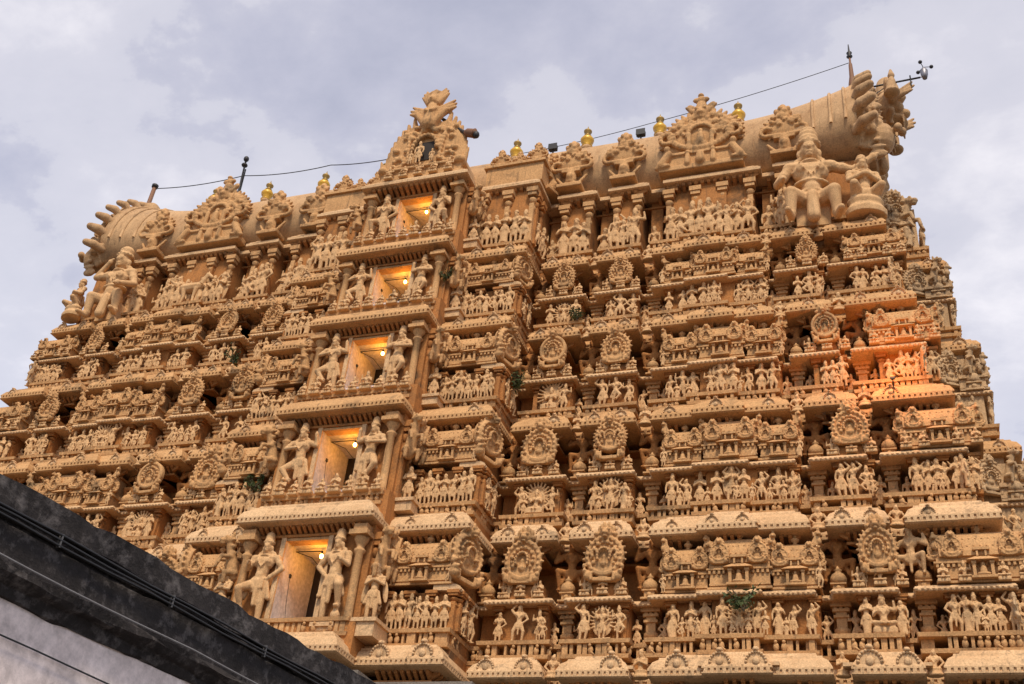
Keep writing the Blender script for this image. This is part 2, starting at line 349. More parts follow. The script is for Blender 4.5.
def horse_mesh(b):
    b.capsule((-0.20, 0, 0.55), (0.18, 0, 0.56), 0.13, 0.12); b.ell((-0.22, 0, 0.55), (0.12, 0.11, 0.14))
    b.capsule((0.24, 0, 0.62), (0.36, -0.02, 0.86), 0.09, 0.06); b.capsule((0.36, -0.02, 0.87), (0.50, -0.04, 0.76), 0.062, 0.04)
    b.ell((0.34, 0, 0.95), (0.02, 0.02, 0.05))
    for x, k in ((-0.27, 0.05), (-0.17, 0.05), (0.17, -0.03), (0.25, 0.04)):
        y = 0.06 if x in (-0.27, 0.25) else -0.06
        b.capsule((x, y, 0.48), (x + k, y, 0.26), 0.06, 0.036); b.capsule((x + k, y, 0.26), (x, y, 0.03), 0.036, 0.028); b.ell((x + 0.015, y, 0.02), (0.04, 0.033, 0.025))
    b.capsule((-0.32, 0, 0.6), (-0.40, 0, 0.34), 0.03, 0.02)
    b.box(-0.4, 0.45, 0.02, 0.1, 0.0, 0.06)

def seat_block(b): b.box(-0.20, 0.20, -0.13, 0.12, 0.0, 0.10); b.box(-0.17, 0.17, -0.11, 0.1, 0.09, 0.15)
def halo(b):
    for k in range(11):
        a = math.pi * (k + 0.5) / 11; b.capsule((math.cos(a) * 0.16, 0.05, 0.52 + math.sin(a) * 0.3), (math.cos(a) * 0.23, 0.05, 0.52 + math.sin(a) * 0.4), 0.045, 0.025)
    b.ell((0, 0.065, 0.5), (0.21, 0.03, 0.4))
SEATL = [(-1, (-0.17, -0.10, 0.19), (0.06, -0.15, 0.165)), (1, (0.17, -0.10, 0.19), (-0.06, -0.14, 0.165))]
FIG = {}
FIG['standing_statue'] = [figure([down(-1), down(1)], STAND), figure([down(-1), upar(1)], BEND, hip=(-0.02, 0, 0.47), lean=0.03, female=True),
                          figure([akim(-1), held(1)], STAND, crown='round', lean=-0.015), figure([down(-1), held(1)], BEND, crown='veil', female=True, skirt=0.03)]
FIG['praying_statue'] = [figure([fold(-1), fold(1)], STAND), figure([cross(-1), fold(1)], STAND, crown='bun', female=True, skirt=0.02), figure([fold(-1), fold(1)], STAND, crown='round')]
FIG['dancing_statue'] = [figure([upar(-1), akim(1)], [STAND[0], (1, (0.16, -0.06, 0.33), (0.05, -0.07, 0.20))], hip=(-0.01, 0, 0.46), lean=-0.02),
                         figure([high(-1), down(1)], BEND, hip=(0.025, 0, 0.47), lean=-0.04, crown='bun', female=True),
                         figure([high(1), akim(-1)], [(-1, (-0.12, -0.04, 0.26), (-0.10, 0, 0.03)), (1, (0.12, -0.04, 0.26), (0.12, 0, 0.03))], hip=(0, 0, 0.43), crown='round')]
FIG['many_armed_statue'] = [figure([upar(-1), upar(1), held(-1), akim(1)], STAND, extra=halo), figure([high(-1), high(1), fold(-1), held(1)], BEND, hip=(0.01, 0, 0.46), extra=halo)]
FIG['seated_statue'] = [figure([held(-1), upar(1)], SEATL, hip=(0, 0, 0.2), seat=1, extra=seat_block), figure([fold(-1), fold(1)], SEATL, hip=(0, 0, 0.2), seat=1, extra=seat_block, crown='bun')]
def radiance(b):
    for k in range(15):
        a = R(-20) + R(220) * k / 14; b.capsule((math.cos(a) * 0.27, 0.04, 0.55 + math.sin(a) * 0.34), (math.cos(a) * 0.40, 0.02, 0.55 + math.sin(a) * 0.47), 0.03, 0.022, 6); b.ell((math.cos(a) * 0.41, 0.02, 0.55 + math.sin(a) * 0.48), (0.035,) * 3, 6)
    b.ell((0, 0.07, 0.55), (0.33, 0.03, 0.42), 18); b.box(-0.3, 0.3, -0.1, 0.1, 0, 0.06)
FIG['radiant_statue'] = [figure([high(-1), high(1), upar(-1), upar(1), held(-1), akim(1)], BEND, hip=(0.01, 0, 0.47), extra=radiance), figure([upar(-1), upar(1), fold(-1), held(1)], SEATL, hip=(0, 0, 0.26), seat=1, extra=lambda b: (radiance(b), b.box(-0.24, 0.24, -0.16, 0.1, 0.04, 0.2)))]
def bustcut(b): b.lathe([(0.19, 0.02), (0.2, 0.06), (0.15, 0.12), (0.16, 0.2)], 14, Matrix.Diagonal((1, 0.7, 1, 1)))
FIG['bust'] = [figure([fold(-1), fold(1)], [], hip=(0, 0, 0.17), crown='round', seat=1, extra=bustcut), figure([akim(-1), akim(1)], [], hip=(0, 0, 0.17), crown='bun', seat=1, extra=bustcut)]
FIG['horse_statue'] = [None]
hb = MB(); horse_mesh(hb); FIG['horse_statue'] = [sculpt(hb, 0.016)]
KEEP = figure([akim(-1), held(1)], [STAND[0], (1, (0.15, -0.13, 0.36), (0.13, -0.05, 0.17))], lean=-0.01, face=1, voxel=0.009, club=((0.13, -0.07, 0.26), (0.13, -0.06, 0.07)), arm_r=1.05)
KEEP2 = figure([upar(-1), A(1, 0.19, -0.04, -0.1, 0.02, -0.13, -0.13)], [(-1, (-0.07, -0.02, 0.25), (-0.09, 0, 0.03)), (1, (0.16, -0.10, 0.32), (0.05, -0.09, 0.17))], lean=0.02, face=1, voxel=0.009)
GUARD = figure([cross(-1), cross(1)], STAND, crown='round', face=1, voxel=0.009, back=False)
def wings(b):
    for s in (-1, 1): b.ell((s * 0.17, 0.05, 0.52), (0.05, 0.02, 0.2), 12, (0, s * -0.15, 0))
WINGED = figure([fold(-1), fold(1)], STAND, crown='round', face=1, voxel=0.009, extra=wings)
# squat bearer that props the cornice with bent arms and wide knees
BEARER = figure([A(-1, 0.25, 0.0, -0.10, 0.21, -0.02, 0.06), A(1, 0.25, 0.0, -0.10, 0.21, -0.02, 0.06)],
                [(-1, (-0.2, -0.09, 0.30), (-0.17, 0.0, 0.03)), (1, (0.2, -0.09, 0.30), (0.17, 0.0, 0.03))], hip=(0, 0, 0.3), crown='round', arm_r=1.25, voxel=0.016)
BEARER2 = figure([A(-1, 0.26, 0.0, -0.06, 0.22, -0.02, 0.11), A(1, 0.23, -0.02, -0.13, 0.20, -0.09, -0.28)],
                 [(-1, (-0.2, -0.09, 0.30), (-0.2, 0.0, 0.03)), (1, (0.19, -0.10, 0.33), (0.24, -0.02, 0.05))], hip=(0, 0, 0.32), crown='bun', arm_r=1.25, voxel=0.016)
KNEEL = figure([fold(-1), fold(1)], [(-1, (-0.13, -0.14, 0.19), (-0.1, 0.06, 0.04)), (1, (0.13, -0.14, 0.19), (0.1, 0.06, 0.04))], hip=(0, 0, 0.17), crown='round', face=1, voxel=0.009, extra=lambda b: b.lathe([(0.19, -0.12), (0.2, -0.06), (0.16, 0.0), (0.18, 0.05), (0.16, 0.09)], 16, Matrix.Diagonal((1, 0.7, 1, 1))))
GL = [(-1, (-0.125, -0.085, 0.195), (-0.13, -0.07, 0.02)), (1, (0.125, -0.085, 0.195), (0.135, -0.06, 0.02))]
def drape(b):
    b.capsule((0, -0.055, 0.19), (0, -0.062, 0.02), 0.036, 0.042); b.box(-0.10, 0.10, 0.0, 0.14, 0.0, 0.17)
    b.lathe([(0.104, -0.01), (0.113, 0.0), (0.104, 0.01)], 14, Matrix.Translation((0, 0, 0.31)) @ Matrix.Diagonal((1, 0.7, 1, 1)))
GIANT = figure([A(-1, 0.20, -0.02, -0.15, 0.17, -0.17, -0.24), A(1, 0.25, 0.01, -0.045, 0.375, 0.0, 0.045)], GL, hip=(0, 0, 0.20), seat=1, face=1, voxel=0.0075, extra=drape, arm_r=1.0, hs=1.22)
GIANT2 = figure([A(1, 0.20, -0.02, -0.15, 0.17, -0.17, -0.24), A(-1, 0.24, 0.0, 0.0, 0.13, -0.02, 0.13)], GL, hip=(0, 0, 0.20), seat=1, face=1, voxel=0.0075, extra=drape, arm_r=1.0, crown='round', hs=1.22)

# ------------------------------------------------------------------ carved ornaments
def horseshoe(w, h, teeth=23, voxel=0.019, lion=True, deep=0.26, style=0):
    """round gable medallion, w wide, standing on z = 0, face at -Y, lion mask above"""
    b = MB(); r = w * 0.5 * 0.84; cz = h * 0.50; Y = Matrix.Translation((0, 0, cz)) @ Matrix.Rotation(R(90), 4, 'X')
    b.lathe([(r * 0.3, 0), (r, 0), (r, deep * 0.62), (r * 0.95, deep * 0.8), (r * 0.80, deep * 0.86), (r * 0.76, deep * 0.6), (r * 0.3, deep * 0.55)], 30, Y)
    for k in range(teeth):
        a = R(-58) + R(296) * k / (teeth - 1); c, s_ = math.cos(a), math.sin(a)
        b.capsule((c * r * 0.95, -deep * 0.4, cz + s_ * r * 0.95), (c * r * 1.10, -deep * 0.5, cz + s_ * r * 1.10), w * 0.044, w * 0.026, 6)
    if style != 1:
        for k in range(17):
            a = R(-50) + R(280) * k / 16; b.ell((math.cos(a) * r * 0.87, -deep * 0.85, cz + math.sin(a) * r * 0.87), (w * 0.032, w * 0.035, w * 0.032), 6)
    rr = 0.58 if style != 2 else 0.64
    for k in range(12):
        a = R(-35) + R(250) * k / 11; q = w * (0.05 if k % 2 else 0.038)
        b.ell((math.cos(a) * r * rr, -deep * 0.72, cz + math.sin(a) * r * rr), (q, q * 1.3, q), 7)
    # open niche with a face looking out
    for k in range(11):
        a = R(-25) + R(230) * k / 10; b.ell((math.cos(a) * r * 0.33, -deep * 0.95, cz - r * 0.06 + math.sin(a) * r * 0.38), (w * 0.034, w * 0.06, w * 0.034), 7)
    b.lathe([(0.01, 0), (r * 0.34, 0), (r * 0.34, 0.06), (0.01, 0.06)], 14, Y)
    b.capsule((0, -deep * 0.4, cz - r * 0.34), (0, -deep * 0.45, cz - r * 0.22), w * 0.10, w * 0.06); b.ell((0, -deep * 0.6, cz - r * 0.04), (w * 0.05, 0.055, w * 0.06), 8)
    if style == 2:
        for s_ in (-1, 1):
            for k in range(6): a = R(180 - 50 * k); b.ell((s_ * (r * 0.52 + math.cos(a) * r * 0.17), -deep * 0.9, cz + r * 0.1 + math.sin(a) * r * 0.17), (w * 0.04,) * 3, 6)
    if lion:
        z = cz + r * 1.10
        b.ell((0, -deep * 0.55, z), (w * 0.15, deep * 0.75, w * 0.11)); b.ell((0, -deep * 1.15, z - w * 0.03), (w * 0.075, w * 0.08, w * 0.05)); b.ell((0, -deep * 1.15, z - w * 0.10), (w * 0.06, w * 0.05, w * 0.025), 8)
        for s_ in (-1, 1):
            b.ell((s_ * w * 0.07, -deep * 1.15, z + w * 0.045), (w * 0.042, w * 0.045, w * 0.04), 8); b.ell((s_ * w * 0.15, -deep * 0.5, z + w * 0.09), (w * 0.05, w * 0.05, w * 0.08), 8)
            b.ell((s_ * w * 0.2, -deep * 0.6, z - w * 0.02), (w * 0.06, w * 0.06, w * 0.05), 8)
        for k in range(5): b.ell((w * (-0.1 + 0.05 * k), -deep * 0.7, z + w * (0.12 + 0.05 * (k % 2))), (w * 0.04, w * 0.05, w * 0.07), 7)
    for s_ in (-1, 1):
        b.ell((s_ * w * 0.33, -deep * 0.6, h * 0.10), (w * 0.09, deep * 0.5, h * 0.10), 10); b.ell((s_ * w * 0.38, -deep * 0.8, h * 0.17), (w * 0.055, deep * 0.45, w * 0.055), 8); b.ell((s_ * w * 0.41, -deep * 0.7, h * 0.28), (w * 0.04, deep * 0.4, w * 0.06), 8); b.capsule((s_ * w * 0.24, -deep * 0.8, h * 0.02), (s_ * w * 0.24, -deep * 0.8, h * 0.15), w * 0.035, w * 0.03, 7)
    b.box(-w * 0.30, w * 0.30, -deep * 0.7, 0.0, -0.01, h * 0.07)
    return sculpt(b, voxel, 1)
KUDU = [horseshoe(1.35, 1.35), horseshoe(1.35, 1.35, 29, style=1), horseshoe(1.35, 1.35, 19, style=2), horseshoe(1.22, 1.5, 25, style=2, deep=0.3), horseshoe(1.42, 1.28, 17, style=0, deep=0.22), horseshoe(1.3, 1.4, 0, style=1)]
GABLE_END = horseshoe(1.0, 1.15, 19, 0.02)

def smallshrine():
    """two posts, a curved eave and a little seated figure"""
    b = MB(); b.box(-0.24, 0.24, -0.16, 0.1, 0, 0.05)
    for s_ in (-1, 1): b.box(s_ * 0.17 - 0.03, s_ * 0.17 + 0.03, -0.13, -0.07, 0.05, 0.36); b.box(s_ * 0.17 - 0.045, s_ * 0.17 + 0.045, -0.145, -0.055, 0.31, 0.36)
    b.add([(-0.30, -0.2, 0.37), (0.30, -0.2, 0.37), (0.30, 0.1, 0.37), (-0.30, 0.1, 0.37), (-0.13, -0.1, 0.47), (0.13, -0.1, 0.47), (0.13, 0.1, 0.47), (-0.13, 0.1, 0.47)], [(3, 2, 1, 0), (4, 5, 6, 7), (0, 1, 5, 4), (1, 2, 6, 5), (2, 3, 7, 6), (3, 0, 4, 7)])
    for s_ in (-1, 1): b.box(s_ * 0.08 - 0.02, s_ * 0.08 + 0.02, -0.12, -0.06, 0.47, 0.62)
    b.box(-0.16, 0.16, -0.14, 0.08, 0.60, 0.655)
    b.capsule((0, -0.07, 0.1), (0, -0.07, 0.23), 0.085, 0.06); b.ell((0, -0.08, 0.30), (0.042, 0.045, 0.05)); b.ell((0, -0.1, 0.09), (0.14, 0.06, 0.045))
    return b
SHRINE = smallshrine()
def potfinial(h=0.36):
    return MB().lathe([(0.09, 0), (0.09, 0.03), (0.05, 0.05), (0.05, 0.08), (0.12, 0.13), (0.13, 0.18), (0.08, 0.23), (0.04, 0.25), (0.06, 0.28), (0.02, 0.34), (0.005, 0.38)], 10, Matrix.Diagonal((h / 0.38,) * 3 + (1,)))
POT = potfinial()
def pilaster(h=1.06, w=0.14):
    b = MB(); y0, y1 = -0.12, 0.06
    b.box(-w * 0.75, w * 0.75, y0 - 0.03, y1, 0, 0.10); b.box(-w * 0.5, w * 0.5, y0, y1, 0.10, h * 0.72)
    b.lathe([(w * 0.55, 0), (w * 0.7, 0.03), (w * 0.72, 0.06), (w * 0.5, 0.09)], 10, Matrix.Translation((0, -0.03, h * 0.60)))
    b.lathe([(w * 0.45, 0), (w * 0.8, 0.05), (w * 0.85, 0.08), (w * 0.5, 0.11)], 10, Matrix.Translation((0, -0.03, h * 0.74)))
    b.box(-w * 0.95, w * 0.95, y0 - 0.06, y1, h * 0.86, h * 0.92); b.box(-w * 1.2, w * 1.2, y0 - 0.09, y1, h * 0.92, h)
    return b
PIL = pilaster()
def potpilaster():
    """the wide banded pilaster of the recesses, under a pot-shaped dome"""
    b = MB()
    b.box(-0.26, 0.26, -0.22, 0.1, 0, 0.12); b.box(-0.2, 0.2, -0.17, 0.1, 0.12, 0.2)
    b.lathe([(0.12, 0), (0.2, 0.08), (0.2, 0.16), (0.12, 0.22)], 12, Matrix.Translation((0, -0.05, 0.2)))
    b.box(-0.12, 0.12, -0.16, 0.1, 0.40, 0.62); b.box(-0.18, 0.18, -0.21, 0.1, 0.62, 0.68); b.box(-0.13, 0.13, -0.17, 0.1, 0.68, 0.76)
    b.box(-0.2, 0.2, -0.22, 0.1, 0.76, 0.83); b.box(-0.25, 0.25, -0.26, 0.1, 0.87, 0.97)
    for k in range(3): b.box(-0.17 + k * 0.13, -0.09 + k * 0.13, -0.2, 0.0, 0.82, 0.88)
    return b
POTPIL = potpilaster()
def potdome():
    b = MB(); b.box(-0.27, 0.27, -0.26, 0.1, 0, 0.06); b.box(-0.17, 0.17, -0.16, 0.1, 0.06, 0.3); b.ell((0, -0.17, 0.17), (0.09, 0.06, 0.09)); b.box(-0.24, 0.24, -0.22, 0.1, 0.29, 0.34)
    b.lathe([(0.2, 0), (0.25, 0.06), (0.25, 0.2), (0.2, 0.3), (0.1, 0.38), (0.09, 0.42), (0.13, 0.46), (0.05, 0.52), (0.02, 0.6)], 14, Matrix.Translation((0, -0.03, 0.34)))
    return b
DOME = potdome()
def stepkudu(r):
    """round-headed relief with raised rim and boss that rides on the curve of a cornice, between two stepped bars"""
    b = MB()
    def arc(k, dz): return [(-k, 0)] + [(math.cos(a) * k, dz + math.sin(a) * k) for a in [math.pi - math.pi * q / 12 for q in range(13)]] + [(k, 0)]
    b.prism(arc(r, r * 0.45), -0.02, 0.3); b.ell((0, -0.03, r * 0.5), (r * 0.34, 0.06, r * 0.4), 10)
    for q in range(11):
        a = math.pi * q / 10; b.ell((math.cos(a) * r * 0.86, -0.02, r * 0.45 + math.sin(a) * r * 0.86), (r * 0.15, 0.06, r * 0.15), 7)
    b.ell((0, 0.02, r * 1.58), (r * 0.34, 0.12, r * 0.26), 8); b.ell((0, -0.07, r * 1.5), (r * 0.16, 0.06, r * 0.13), 7)
    for s_ in (-1, 1): b.box(s_ * r * 1.55 - r * 0.42, s_ * r * 1.55 + r * 0.42, 0.02, 0.3, 0.05, 0.13); b.ell((s_ * r * 1.15, 0.0, 0.04), (r * 0.2, 0.07, r * 0.16), 7)
    return b
CKUDU = [stepkudu(0.27), stepkudu(0.19)]

LITTLE = horseshoe(0.8, 0.8, 13, 0.028)

def barrel(w, d, h, doms=3, hip=False):
    """miniature barrel-roofed pavilion top: double ledge, ribbed vault, little shrines in front, yali gables at the ends; base centre at origin, front at -Y"""
    b = MB(); z1 = h * 0.40; hw = w / 2
    b.box(-hw + .06, hw - .06, -d * 0.42, d * 0.5, 0, z1 * 0.9)
    b.box(-hw, hw, -d * 0.5, d * 0.5, 0, 0.06); b.box(-hw + 0.05, hw - 0.05, -d * 0.47, d * 0.5, 0.11, 0.16)
    b.box(-hw - 0.02, hw + 0.02, -d * 0.52, d * 0.5, z1 * 0.86, z1 * 0.86 + 0.05); b.box(-hw + 0.04, hw - 0.04, -d * 0.46, d * 0.5, z1 * 0.86 + 0.05, z1 + 0.08)
    z2 = z1 + 0.08; hh = h * 0.98 - z2; ry = d * 0.5
    prof = [(math.cos(a) * ry * 1.12, math.sin(a) * hh) for a in [math.pi / 2 * k / 9 for k in range(10)]]
    pts = [(-y, z2 + z) for y, z in prof] + [(ry, z2 + hh), (ry, z2)]
    ins = 0.12
    V = []; n = len(pts)
    for x in (-hw + ins, hw - ins):
        for y, z in pts: V.append((x, y, z))
    b.add(V, [tuple(range(n))[::-1], tuple(range(n, 2 * n))] + [(i, (i + 1) % n, (i + 1) % n + n, i + n) for i in range(n)])
    nb = max(4, int(w / 0.16))
    for k in range(nb):                                           # beads along the vault
        x = -hw + 0.2 + (w - 0.4) * k / (nb - 1)
        b.ell((x, -ry * 1.02, z2 + hh * 0.34), (0.035, 0.035, 0.035), 6); b.ell((x + 0.06, -ry * 0.86, z2 + hh * 0.62), (0.03, 0.03, 0.03), 6)
    for k in range(doms):
        x = (0 if doms == 1 else -hw * 0.72 + w * 0.72 * k / (doms - 1))
        b.proto(SHRINE, T(x, -d * 0.5 + 0.02, 0.05, min(1.25, h * 0.82)))
    for q in ((-0.30, 0.30) if doms == 1 and w > 1.0 else ()):
        b.proto(LITTLE, T(q * w, -ry * 0.86, z2 - 0.02, hh * 0.95))
    for x in (-hw + ins, hw - ins): b.proto(LITTLE, T(x, -ry * 0.55, z2, hh * 0.9, math.copysign(R(35), x)))
    for k in range(max(1, int(w / 1.1))):
        m = max(1, int(w / 1.1)); x = 0 if m == 1 else -hw * 0.5 + w * 0.5 * k / (m - 1)
        b.proto(POT, T(x, -0.1, z2 + hh * 0.93, 0.9))
    nd = int(w / 0.12)
    for k in range(nd): x = -hw + 0.06 + k * 0.12; b.box(x - 0.03, x + 0.03, -d * 0.5, -d * 0.4, z1 * 0.70, z1 * 0.86)
    return b

def buttress():
    """curved bracket that leans from a roof end up to the cornice"""
    b = MB()
    b.prism([(-0.05, 0), (0.42, 0), (0.20, 0.14), (0.07, 0.36), (0.05, 0.62), (-0.16, 0.62), (-0.16, 0.2)], -0.09, 0.09)
    b.ell((-0.1, -0.05, 0.52), (0.12, 0.14, 0.12)); b.ell((-0.1, -0.18, 0.47), (0.07, 0.08, 0.06)); b.ell((-0.12, -0.02, 0.2), (0.1, 0.13, 0.16)); b.ell((-0.1, -0.06, 0.68), (0.07, 0.08, 0.09))
    return sculpt(b, 0.026)
BUTT = buttress()
def rearingbeast():
    b = MB(); b.capsule((0, 0.1, 0.1), (0, -0.05, 0.62), 0.17, 0.13, 10); b.capsule((0, -0.05, 0.62), (0, -0.16, 0.92), 0.11, 0.09); b.ell((0, -0.2, 0.98), (0.12, 0.14, 0.11)); b.ell((0, -0.34, 0.94), (0.085, 0.09, 0.07)); b.ell((0, -0.33, 0.86), (0.07, 0.07, 0.03), 8)
    for q in (-1, 1):
        b.ell((q * 0.07, -0.28, 1.03), (0.045,) * 3, 8); b.ell((q * 0.1, -0.12, 1.1), (0.04, 0.05, 0.08), 8); b.capsule((q * 0.1, -0.06, 0.55), (q * 0.15, -0.3, 0.5), 0.065, 0.05, 7); b.capsule((q * 0.15, -0.3, 0.5), (q * 0.14, -0.34, 0.32), 0.05, 0.045, 7)
        b.capsule((q * 0.12, 0.1, 0.15), (q * 0.17, -0.14, 0.12), 0.09, 0.07, 7); b.capsule((q * 0.17, -0.14, 0.12), (q * 0.16, -0.12, -0.12), 0.065, 0.05, 7)
    for k in range(9): b.ell((0.09 * math.sin(k * 2.1), 0.02 - 0.015 * k, 0.55 + 0.055 * k), (0.075, 0.08, 0.055), 7)
    return sculpt(b, 0.024)
BEAST = rearingbeast()

# ------------------------------------------------------------------ ground
def structure(o): o['kind'] = 'structure'; return o
g = MB(); g.add([(-400, -400, 0), (400, -400, 0), (400, 400, 0), (-400, 400, 0)], [(0, 1, 2, 3)])
structure(g.build('ground', material('paving', (0.11, 0.095, 0.08), (0.07, 0.06, 0.05), scale=0.5)))

# ------------------------------------------------------------------ the tower
XC, YC = -15.3207, 26.0
tower = thing('temple_tower', 'tall tan stucco temple gateway tower crowded with tiers of carved figures', 'temple tower', (XC, YC, 0))
YB = 5.2                                     # ridge line behind the front plane
#        base   cornice-top frieze-top ledge  next-base  half-width  outer-face of the cornice below
TIERS = [(8.44, 9.11, 9.56, 10.62, 12.35, 18.25, -0.58), (12.35, 13.06, 13.42, 14.56, 16.20, 17.70, 0.0), (16.20, 16.88, 17.20, 18.30, 19.90, 17.10, 0.58),
         (19.90, 20.56, 20.86, 21.92, 23.27, 16.52, 1.16), (23.27, 23.93, 24.28, 25.75, 26.95, 15.96, 1.74)]
TIERS = [tuple(v + EYE if i < 5 else v for i, v in enumerate(t)) for t in TIERS]
GB = [(0.0, 0.147), (0.172, 0.307), (0.341, 0.657), (0.686, 0.803), (0.830, 1.0)]     # five bays right of the centre, as fractions
BX = 4.72
def bays(hw): return [(BX + (hw - BX) * a, BX + (hw - BX) * b) for a, b in GB]
def plan(yo, hw, rec, door=(2.11, -2.1), side=(4.5, -1.03), inset=0.0, left=True, bayout=0.0):
    """plan line of one tier, left rear corner round the front to right rear corner"""
    h = []
    if door: h += [(door[0], yo + door[1])]
    if side: h += ([(h[-1][0], yo + side[1])] if h else []) + [(side[0], yo + side[1]), (side[0], yo + rec)]
    for i, (a, b) in enumerate(bays(hw)):
        a += inset; b -= inset
        h += [(a, yo + rec), (a, yo + bayout)]
        if i == 2: w_ = b - a; h += [(a + w_ * 0.31, yo + bayout), (a + w_ * 0.31, yo + bayout - 0.16), (a + w_ * 0.69, yo + bayout - 0.16), (a + w_ * 0.69, yo + bayout)]
        h += [(b, yo + bayout)]
        if i < 4: h += [(b, yo + rec)]
    back = 2 * YB - yo; dep = back - yo; x1 = h[-1][0]; xr = x1 - rec * 0.8
    for k in range(3):                                             # three bays on the end wall
        y0 = yo + dep * (0.02 + k * 0.34); y1 = y0 + dep * 0.29
        xo = x1 + (1.75 if k == 1 else 0.0)
        if k: h += [(xr, y0), (xo, y0)]
        h += [(xo, y1)] + ([(xr, y1)] if k < 2 else [])
    full = [(-x, y) for x, y in h[::-1]] + h
    o = [full[0]]
    for p in full[1:]:
        if (Vector(p) - Vector(o[-1])).length > 1e-4: o.append(p)
    q = [o[0]]
    for i in range(1, len(o) - 1):
        a = Vector(o[i]) - Vector(q[-1]); b = Vector(o[i + 1]) - Vector(o[i])
        if abs(a.x * b.y - a.y * b.x) > 1e-6: q.append(o[i])
    q.append(o[-1]); return q
def along(path, pitch, fn, minlen=0.3, ends=0.06):
    """calls fn(matrix) at even steps along front- and end-facing runs of a plan path"""
    for p, q in zip(path[:-1], path[1:]):
        d = Vector((q[0] - p[0], q[1] - p[1])); Ln = d.length
        if Ln < minlen or p[1] > 9.5 and q[1] > 9.5: continue
        n = max(1, int((Ln - 2 * ends) / pitch)); ang = math.atan2(d.y, d.x); d.normalize()
        st = (Ln - 2 * ends) / n
        for k in range(n):
            s_ = ends + (k + 0.5) * st
            fn(Matrix.Translation((p[0] + d.x * s_, p[1] + d.y * s_, 0)) @ Matrix.Rotation(ang, 4, 'Z'))

PLACED = []                                                        # (kind, shape, matrix, parent, material, shared-mesh key)
MESHES = {}
def place(kind, shape, M, parent, mat): PLACED.append((kind, shape, M, parent, mat))

SHALA = {}
def shala(w, d, h, doms):
    k = (round(w, 1), round(d, 2), round(h, 2), doms)
    if k not in SHALA: SHALA[k] = barrel(k[0], d, h, doms)
    return SHALA[k]

STANDKINDS = ['standing_statue'] * 5 + ['praying_statue'] * 3 + ['dancing_statue'] * 3 + ['many_armed_statue']
def statue(x, y, z, h, parent, kind=None, rz=0.0, mat=None):
    k = kind or rng.choice(STANDKINDS); p = rng.choice(FIG[k])
    hh = h * rng.uniform(0.82, 1.05)
    if k == 'seated_statue': hh = h * 1.28
    place(k, p, T(x, y, z, hh, rz + rng.uniform(-0.25, 0.25), rng.random() < 0.5) @ Matrix.Rotation(rng.uniform(-0.04, 0.04), 4, 'Y'), parent, mat or M_STATUE)

CORNICES = []
def cornice(parent, z, yo, hw, th=0.68, door=True, rec=0.78, hanging=True):
    P = plan(yo, hw, rec)
    b = MB(); k = th / 0.68
    prof = [(-0.84, z - 0.02), (-0.42, z - 0.02), (-0.40, z - 0.06), (-0.06, z - 0.03), (0, z), (0, z + 0.03), (-0.035, z + 0.035), (-0.035, z + 0.115), (0, z + 0.12), (0.0, z + 0.155),
            (-0.03, z + 0.20 * k + 0.02), (-0.10, z + 0.36 * k), (-0.22, z + 0.46 * k), (-0.24, z + 0.52 * k), (-0.36, z + 0.56 * k), (-0.40, z + 0.64 * k), (-0.55, z + 0.66 * k), (-0.84, z + 0.66 * k)]
    b.sweep(P, prof[::-1])
    def tooth(M): b.box(-0.042, 0.042, -0.001, 0.05, z + 0.028, z + 0.122, M)
    along(P, 0.135, tooth, 0.25, 0.03)
    b.build('cornice', M_CORNICE if z < TIERS[2][0] - 0.1 else M_STUCCO, parent)
    d = MB()
    def dent(M): d.add([(-0.045, 0.26, z - 0.035), (0.045, 0.26, z - 0.035), (0.045, 0.5, z - 0.035), (-0.045, 0.5, z - 0.035), (-0.045, 0.28, z - 0.12), (0.045, 0.28, z - 0.12), (0.045, 0.5, z - 0.24), (-0.045, 0.5, z - 0.24)],
                       [(0, 1, 2, 3), (7, 6, 5, 4), (4, 5, 1, 0), (5, 6, 2, 1), (6, 7, 3, 2), (7, 4, 0, 3)], False, M)
    along(P, 0.165, dent, 0.5, 0.42)
    d.sweep(P, [(-0.45, z - 0.32), (-0.45, z - 0.25), (-1.0, z - 0.25), (-1.0, z - 0.32)])
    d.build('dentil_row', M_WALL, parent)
    # round-headed reliefs riding on the curve
    for a, c in zip(P[:-1], P[1:]):
        w = c[0] - a[0]
        if w > 1.0 and abs(a[1] - c[1]) < 1e-6:
            n = max(1, int(round(w / 1.0)))
            if w > 3.5 and door and a[1] < yo - 1.5: n = 0
            for i in range(n):
                x = a[0] + w * (i + 0.5) / n + rng.uniform(-0.05, 0.05)
                if rng.random() < 0.18: continue
                place('cornice_arch', CKUDU[0 if z < TIERS[1][0] else 1], T(x, a[1] + 0.06, z + 0.15, rng.uniform(0.85, 1.12)), parent, M_CORNICE)
    return P

